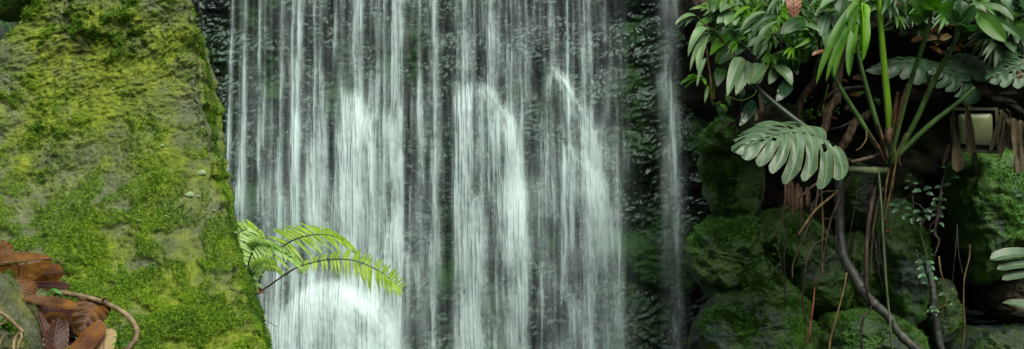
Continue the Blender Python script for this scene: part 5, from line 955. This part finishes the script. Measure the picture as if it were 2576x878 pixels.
# ---------------------------------------------------------------- trailing vines with small leaves
M['vine_leaf'] = leaf_mat('vine_leaf', [(.02, .065, .028), (.04, .115, .05), (.07, .16, .08)], .4, .2, jit=.2, edgecol=(.09, .16, .1))
def vine(label, path, r, spots, mat='root_brown', size=18, seed=0):
    t = thing('trailing_vine', at(*path[0]), label, 'vine', 'trailing vines with small leaves'); mb = MB(); stube(mb, path, r, n=50, seg=6, rough=.15); build(mb, 'stem', M[mat], t)
    rs = np.random.default_rng(seed)
    for (u, v, a, s) in spots:
        Yk = path[0][2] - rs.uniform(.02, .10); L = size * s; m2 = MB()
        sleaf(m2, u, v, Yk, u + L * math.cos(a), v + L * .75 * math.sin(a), Yk - .02, L * .55, nrm=(rs.normal() * .25, -.75, .6), a=.5, b=.75, fold=.25, n=10, m=6, seed=int(u)); build(m2, 'leaf', M['vine_leaf'], t)
    return t
vine('leafy vine on a rough brown stem trailing down left of the big right boulder', [(2385, 395, 6.95), (2378, 430, 6.93), (2368, 470, 6.92), (2360, 530, 6.9), (2352, 585, 6.9), (2362, 605, 6.9), (2352, 640, 6.9)], [2.6, 3, 3.4, 3.4, 4, 3, 2],
     [(2370, 470, 2.9, 1.1), (2372, 468, -.3, 1.2), (2388, 452, -.4, 1.1), (2398, 436, -.5, 1.1), (2396, 446, .2, 1.0), (2362, 500, 2.8, 1.), (2364, 503, .1, 1.), (2358, 518, 3.0, .9), (2362, 522, .2, .9), (2356, 540, 2.7, .9), (2358, 543, .3, .9), (2362, 560, .9, 1.1), (2352, 580, 2.6, .7), (2382, 420, 2.9, .8), (2300, 500, 0, .0001), (2340, 640, .3, .8), (2362, 480, .8, .8), (2352, 508, 2.4, .8), (2350, 530, 2.9, .9)], seed=1)
vine('leafy vine with spread leaf pairs hanging left of the rough stemmed vine', [(2300, 510, 6.9), (2318, 520, 6.88), (2330, 545, 6.88), (2314, 572, 6.88), (2322, 610, 6.88), (2330, 640, 6.88), (2332, 690, 6.88)], [1.4, 1.4, 1.4, 1.6, 1.6, 1.6, 1.4],
     [(2248, 520, -.2, 1.1), (2254, 516, 2.9, 1.1), (2260, 528, 2.6, 1.1), (2274, 525, .1, 1.1), (2270, 540, 1.3, 1.1), (2264, 512, -.4, 1.), (2318, 480, 2.9, 1.3), (2322, 478, -.3, 1.3), (2330, 486, .4, 1.1), (2316, 532, 2.9, 1.2), (2322, 530, .3, 1.3), (2330, 540, 1.2, 1.2), (2320, 548, 2.4, 1.1), (2296, 548, 1.6, 1.2), (2292, 540, 2.8, 1.), (2304, 556, .8, 1.), (2322, 658, 2.9, 1.1), (2328, 660, .2, 1.3), (2334, 670, .7, 1.3), (2324, 672, 2.6, 1.1), (2336, 682, 1.1, 1.2), (2330, 692, 2.7, 1.3), (2338, 698, .4, 1.3), (2334, 704, 2.5, 1.2), (2290, 455, 2.9, .8), (2296, 460, .3, .8), (2286, 470, 2.5, .7), (2300, 474, .9, .8), (2282, 440, .2, .7)], 'strand_green', seed=2)
vine('slender pale vine with a few leaves hanging above the narrow grey stone', [(2362, 645, 6.9), (2366, 680, 6.88), (2376, 715, 6.87), (2382, 745, 6.87), (2380, 765, 6.87), (2360, 776, 6.87)], [2.4, 2.4, 1.6, 1.4, 1.4, 1],
     [(2374, 712, 2.8, .9), (2380, 728, .1, 1.1), (2380, 740, 2.9, 1.1), (2381, 762, .5, 1.), (2380, 764, -.6, .8), (2352, 772, 2.8, .8), (2350, 776, 1.9, .9), (2348, 778, .6, 1.), (2344, 780, 2.6, .9), (2352, 784, 1.3, .8)], 'root_yellow', seed=3)
vine('tiny leafed creeper on the face of the large mossy boulder', [(1948, 560, 7.05), (1955, 600, 7.04), (1958, 640, 7.04), (1966, 690, 7.03)], [1, 1, 1, 1], [(1940 + 26 * math.sin(k * 2.3), 560 + 5.2 * k, k * 1.7, .55) for k in range(26)], 'root_dark', seed=4)
vine('small green sprig in the crack above the large mossy boulder', [(1985, 520, 6.95), (1988, 535, 6.94)], [1, 1], [(1986, 520, 2.4, .7), (1988, 525, .3, .8), (1986, 530, 2.8, .8), (1990, 534, .6, .7)], 'strand_green', seed=5)
vine('leaf sprig at the right edge beside the withered bunch', [(2580, 480, 6.8), (2572, 500, 6.8), (2578, 540, 6.8)], [1, 1, 1], [(2572, 490, 2.8, .9), (2576, 482, .4, 1.), (2566, 560, .2, 1.), (2574, 500, .6, .9)], 'strand_green', seed=6)

# ================================================================ old floodlight
t = thing('floodlight', at(2453, 330, 6.95), 'old square garden floodlight with a dull green glass, draped with withered leaves', 'floodlight')
def plate(mb, cor, Y, d, inner=None, bev=3):
    """frame or slab from four picture corners; d = thickness"""
    cor = np.array(cor, float)
    def ring(c, Yk): return np.array([at(a, b, Yk) for a, b in c])
    if inner is None:
        f = ring(cor, Y); c = cor.mean(0); fi = ring(c + (cor - c) * (1 - bev / 60.), Y - .004); b = ring(cor, Y + d)
        V = np.vstack([fi, f, b]); i = np.arange(4); j = (i + 1) % 4
        mb.add(V, np.vstack([[0, 1, 2, 3], np.stack([4 + i, 4 + j, j, i], 1), np.stack([8 + i, 8 + j, 4 + j, 4 + i], 1), [8, 11, 10, 9]]))
    else:
        inner = np.array(inner, float); c = cor.mean(0)
        o1 = ring(cor, Y); o2 = ring(c + (cor - c) * .975, Y - .006); n2 = ring(c + (inner - c) * 1.03, Y - .006); n1 = ring(inner, Y); b = ring(cor, Y + d); n3 = ring(inner, Y + d)
        V = np.vstack([b, o1, o2, n2, n1, n3]); i = np.arange(4); j = (i + 1) % 4
        mb.add(V, np.vstack([np.stack([4 * k + i, 4 * k + j, 4 * k + 4 + j, 4 * k + 4 + i], 1) for k in range(5)]))
OUT = [(2394, 271), (2511, 271), (2515, 388), (2402, 380)]; INN = [(2401, 279), (2502, 279), (2506, 379), (2408, 372)]
M['lamp_paint'] = plain('floodlight_paint', (.085, .10, .055), .55, .4, 0, .45, 25); M['gasket'] = plain('floodlight_gasket', (.008, .012, .009), .5)
M['lamp_glass'] = plain('floodlight_glass', (.36, .44, .21), .3, .5, 0, .14, 6)
mb = MB(); plate(mb, OUT, 6.90, .05, INN); build(mb, 'frame', M['lamp_paint'], t, smooth=False)
mb = MB(); plate(mb, INN, 6.915, .03); build(mb, 'gasket', M['gasket'], t, smooth=False)
def rrect(c4, k):
    c4 = np.array(c4, float); out = []
    for i in range(4):
        p, a, b = c4[i], c4[i - 1], c4[(i + 1) % 4]; da = (a - p) / np.linalg.norm(a - p); db = (b - p) / np.linalg.norm(b - p)
        for q in np.linspace(0, 1, 6): out.append(p + da * k * (1 - q) ** 2 + db * k * q ** 2)
    return np.array(out)
g = rrect([(2409, 286), (2497, 285), (2500, 367), (2414, 362)], 9); mb = MB(); V = []; n_ = len(g); c = g.mean(0)
for q, Yk in ((1, 6.912), (.96, 6.905), (.5, 6.903)): V += [at(*(c + (p_ - c) * q), Yk) for p_ in g]
i0 = np.arange(n_); i1 = (i0 + 1) % n_; mb.add(np.array(V + [at(c[0], c[1], 6.903)]), np.vstack([np.stack([k * n_ + i0, k * n_ + i1, (k + 1) * n_ + i1, (k + 1) * n_ + i0], 1) for k in range(2)])); mb.f.append(np.stack([2 * n_ + i0, 2 * n_ + i1, 3 * n_ + 0 * i0], 1)); build(mb, 'glass', M['lamp_glass'], t)
mb = MB(); plate(mb, [(2400, 276), (2506, 276), (2510, 384), (2406, 376)], 6.96, .22, bev=1); build(mb, 'housing', M['lamp_paint'], t, smooth=False)
mb = MB(); stube(mb, [(2450, 380, 7.1), (2452, 400, 7.12), (2455, 430, 7.2)], [7, 7, 8], seg=8); build(mb, 'bracket', M['lamp_paint'], t)
GX = 'withered leaves draped over the floodlight'
def withered(label, rows, mat='withered', name='withered_leaf', group=GX, nrm=FR):
    mb = MB()
    for i, r in enumerate(rows):
        k2 = dict(nrm=nrm, a=.4, b=.4, fold=.7, sag=.03, n=26, m=6, wav=.10, seed=i + int(r[0])); k2.update(r[7] if len(r) > 7 else {}); sleaf(mb, *r[:7], **k2)
    return tag(build(mb, name, M[mat]), label, 'dead leaf', group)
withered('curled spindle shaped withered leaf hanging in front of the floodlight glass', [(2429, 262, 6.84, 2442, 392, 6.83, 24, dict(a=.9, b=.5)), (2420, 258, 6.86, 2446, 272, 6.84, 12)])
withered('withered forked leaf draped over the right edge of the floodlight', [(2524, 276, 6.83, 2490, 382, 6.81, 15), (2534, 280, 6.84, 2514, 402, 6.82, 15), (2515, 276, 6.86, 2540, 296, 6.84, 22)])
withered('withered leaf with a broad torn end hanging left of the floodlight', [(2396, 292, 6.86, 2408, 432, 6.83, 30, dict(a=1.2, b=.12)), (2392, 290, 6.87, 2394, 360, 6.86, 8)])
withered('thin withered strip behind the broad torn one', [(2388, 360, 6.92, 2372, 415, 6.9, 10)])
withered('large bunch of withered tan lobes hanging at the right edge', [(2548, 296, 6.8, 2562, 440, 6.78, 26, dict(a=.3, b=.3)), (2566, 300, 6.8, 2576, 430, 6.78, 22), (2580, 300, 6.8, 2588, 420, 6.78, 22), (2540, 300, 6.82, 2540, 372, 6.8, 14), (2555, 350, 6.8, 2552, 436, 6.79, 10), (2535, 290, 6.84, 2554, 372, 6.83, 26)])
withered('grey black withered cut leaf drooping above the floodlight', [(2490, 245, 6.75, 2572, 285, 6.7, 22), (2500, 252, 6.76, 2560, 262, 6.72, 16), (2520, 250, 6.74, 2590, 300, 6.7, 18), (2510, 240, 6.78, 2560, 236, 6.74, 14), (2500, 258, 6.75, 2540, 296, 6.72, 14)], 'withered_dark', nrm=(0, -.6, .8))
withered('small crumpled pale scrap stuck on the perforated right leaf', [(2556, 190, 6.36, 2574, 182, 6.35, 16), (2558, 196, 6.36, 2578, 196, 6.35, 12)], 'withered')
withered('dry tan leaf hanging folded below the philodendron stalk', [(1912, 228, 6.6, 1916, 284, 6.58, 14), (1904, 268, 6.6, 1902, 304, 6.58, 9)], 'withered', group='dead leaves caught in the bank plants')
GB = 'dead leaves caught in the bank plants'
dead('red brown dead leaf hanging vertically at the top, in front of the green thicket', [(1990, -24, 6.2, 1997, 45, 6.18, 40, dict(nrm=(.1, -.95, .2), corr=.10, ncorr=6, fold=.1, a=.45, b=.5, n=50, m=12, seed=3))], 'dead_lit', group=GB) if 'dead_lit' in M else None
dead('orange curled dead leaf lying across the dark stalk behind the bright drooping leaf', [(2090, 134, 6.42, 2043, 140, 6.38, 16, dict(nrm=(0, -.6, .8), fold=.4, a=.5, b=.4))], 'dead_orange', group=GB)
# ---------------------------------------------------------------- leaf litter on the bank
rs = np.random.default_rng(91); spots = [('brown', 2355, 78, 40), ('pale', 2398, 66, 30), ('orange', 2385, 68, 22), ('brown', 2308, 102, 34), ('pale', 2340, 100, 36), ('pale', 2378, 96, 34), ('brown', 2350, 128, 42), ('brown', 2400, 126, 36), ('dark', 2368, 138, 44), ('brown', 2420, 120, 24), ('dark', 2330, 214, 34), ('brown', 2318, 205, 30), ('brown', 2360, 205, 32), ('dark', 2295, 230, 30), ('brown', 2150, 240, 30), ('dark', 2135, 268, 28), ('brown', 2140, 282, 26), ('dark', 2160, 200, 34), ('brown', 2120, 205, 24), ('dark', 1900, 118, 26), ('brown', 1856, 112, 30), ('brown', 1834, 14, 26), ('brown', 1872, 70, 20), ('dark', 2520, 70, 30), ('brown', 2490, 10, 26), ('dark', 2240, 45, 20), ('orange', 2255, 12, 26), ('orange', 2236, 32, 22), ('pale', 2248, 62, 18), ('dark', 2270, 55, 26), ('dark', 2060, 330, 22), ('brown', 2100, 300, 20), ('dark', 2225, 560, 24), ('brown', 2235, 580, 20)]
where = ['among the litter behind the tall stalks', 'in the litter heap between the second and third stalk', 'beside the third stalk', 'left of the second stalk', 'in the middle of the litter heap', 'just left of the third stalk', 'low in the litter heap', 'right at the foot of the litter heap', 'lowest in the litter heap', 'right of the litter heap under the shrub', 'under the dull cut leaf left side', 'under the dull cut leaf beside the second stalk', 'under the dull cut leaf near the third stalk', 'in the dark gap right of the bright stalk', 'left of the left stalks', 'above the pale bark stub', 'just beside the pale bark stub', 'behind the leftmost stalks', 'behind the ringed woody stem', 'in the dark under the arching philodendron leaves', 'beside the bright glossy philodendron leaf', 'at the top of the philodendron', 'among the upper philodendron leaves', 'behind the right edge shrub leaves', 'at the top edge right of the third stalk', 'in the dark right of the bright stalk top', 'at the top edge right of the bright stalk', 'under the top edge one right of the bright stalk', 'on the dark soil right of the bright stalk', 'in the dark left of the litter heap', 'behind the fan leaf lobes', 'beside the ringed woody stem foot', 'dark red, caught on the upright boulder top', 'folded, just below the dark red one on the upright boulder']
for k, (c_, u, v, L) in enumerate(spots):
    a = rs.uniform(-.9, .9) + (math.pi if k % 2 else 0); Yk = 6.92 if 2200 < u < 2440 and v < 160 else 6.98
    mt = dict(brown='dead', pale='dead_pale', orange='dead_orange', dark='dead_dark')[c_]
    if k == 29: u = 2278
    dead({'brown': 'brown', 'pale': 'tan', 'orange': 'orange', 'dark': 'dark brown'}[c_] + ' dead leaf ' + where[k], [(u - L * .5 * math.cos(a), v - L * .35 * math.sin(a), Yk, u + L * .5 * math.cos(a), v + L * .35 * math.sin(a), Yk - .05, L * .5, dict(nrm=(rs.normal() * .3, -.8, .5), fold=.3, corr=.03, n=20, m=6, a=.6, b=.5, seed=k))], mt, group='dead leaves littering the bank', mr=1.)
for k, (u, v) in enumerate([(2350, 85), (2372, 110), (2440, 90), (2452, 105), (2445, 75)]):
    mb = MB(); pts = [(u + rs.uniform(-26, 26), v + rs.uniform(-24, 24), 6.88 + rs.uniform(-.03, .03)) for _ in range(5)]; stube(mb, pts, [1.6, 1.4, 1], n=40, seg=6, rough=.2)
    tag(build(mb, 'dry_rootlet', M['root_yellow']), ['pale tangled rootlet on the litter heap left of the third stalk', 'pale tangled rootlet low on the litter heap', 'pale dry rootlet right of the third stalk, middle one', 'pale dry rootlet right of the third stalk, lowest', 'pale dry rootlet right of the third stalk, uppermost'][k], 'root', 'dry rootlets on the litter')
# ================================================================ camera, light
cam = bpy.data.cameras.new('camera'); cam.sensor_width = 36; cam.lens = 36 / K; cam.clip_start = .05; cam.clip_end = 2000
co = bpy.data.objects.new('camera', cam); COL.objects.link(co); co.location = (0, 0, ZC); co.rotation_euler = (math.radians(90), 0, 0); scene.camera = co
wd = bpy.data.worlds.new('World'); scene.world = wd; wd.use_nodes = True; nt = wd.node_tree; nt.nodes.clear()
bg = nt.nodes.new('ShaderNodeBackground'); sk = nt.nodes.new('ShaderNodeTexSky'); wo = nt.nodes.new('ShaderNodeOutputWorld')
ELEV, AZ = math.radians(50), math.radians(160)
sk.sky_type = 'NISHITA'; sk.sun_disc = False; sk.sun_elevation = ELEV; sk.sun_rotation = AZ; sk.dust_density = 8; sk.air_density = .8; sk.ozone_density = .3
bg.inputs[1].default_value = .06; nt.links.new(sk.outputs[0], bg.inputs[0]); nt.links.new(bg.outputs[0], wo.inputs[0])
sl = bpy.data.lights.new('sun', 'SUN'); sl.energy = 2.6; sl.angle = math.radians(42); sl.color = (1, .985, .94)
so = bpy.data.objects.new('sun', sl); COL.objects.link(so)
d = Vector((math.sin(AZ) * math.cos(ELEV), math.cos(AZ) * math.cos(ELEV), math.sin(ELEV)))
so.rotation_euler = d.to_track_quat('Z', 'Y').to_euler(); so.location = d * 20
vs_ = scene.view_settings; vs_.view_transform = 'Standard'; vs_.look = 'None'; vs_.gamma = 1; vs_.exposure = EXPOSURE
scene.cycles.max_bounces = 8; scene.cycles.transparent_max_bounces = 12
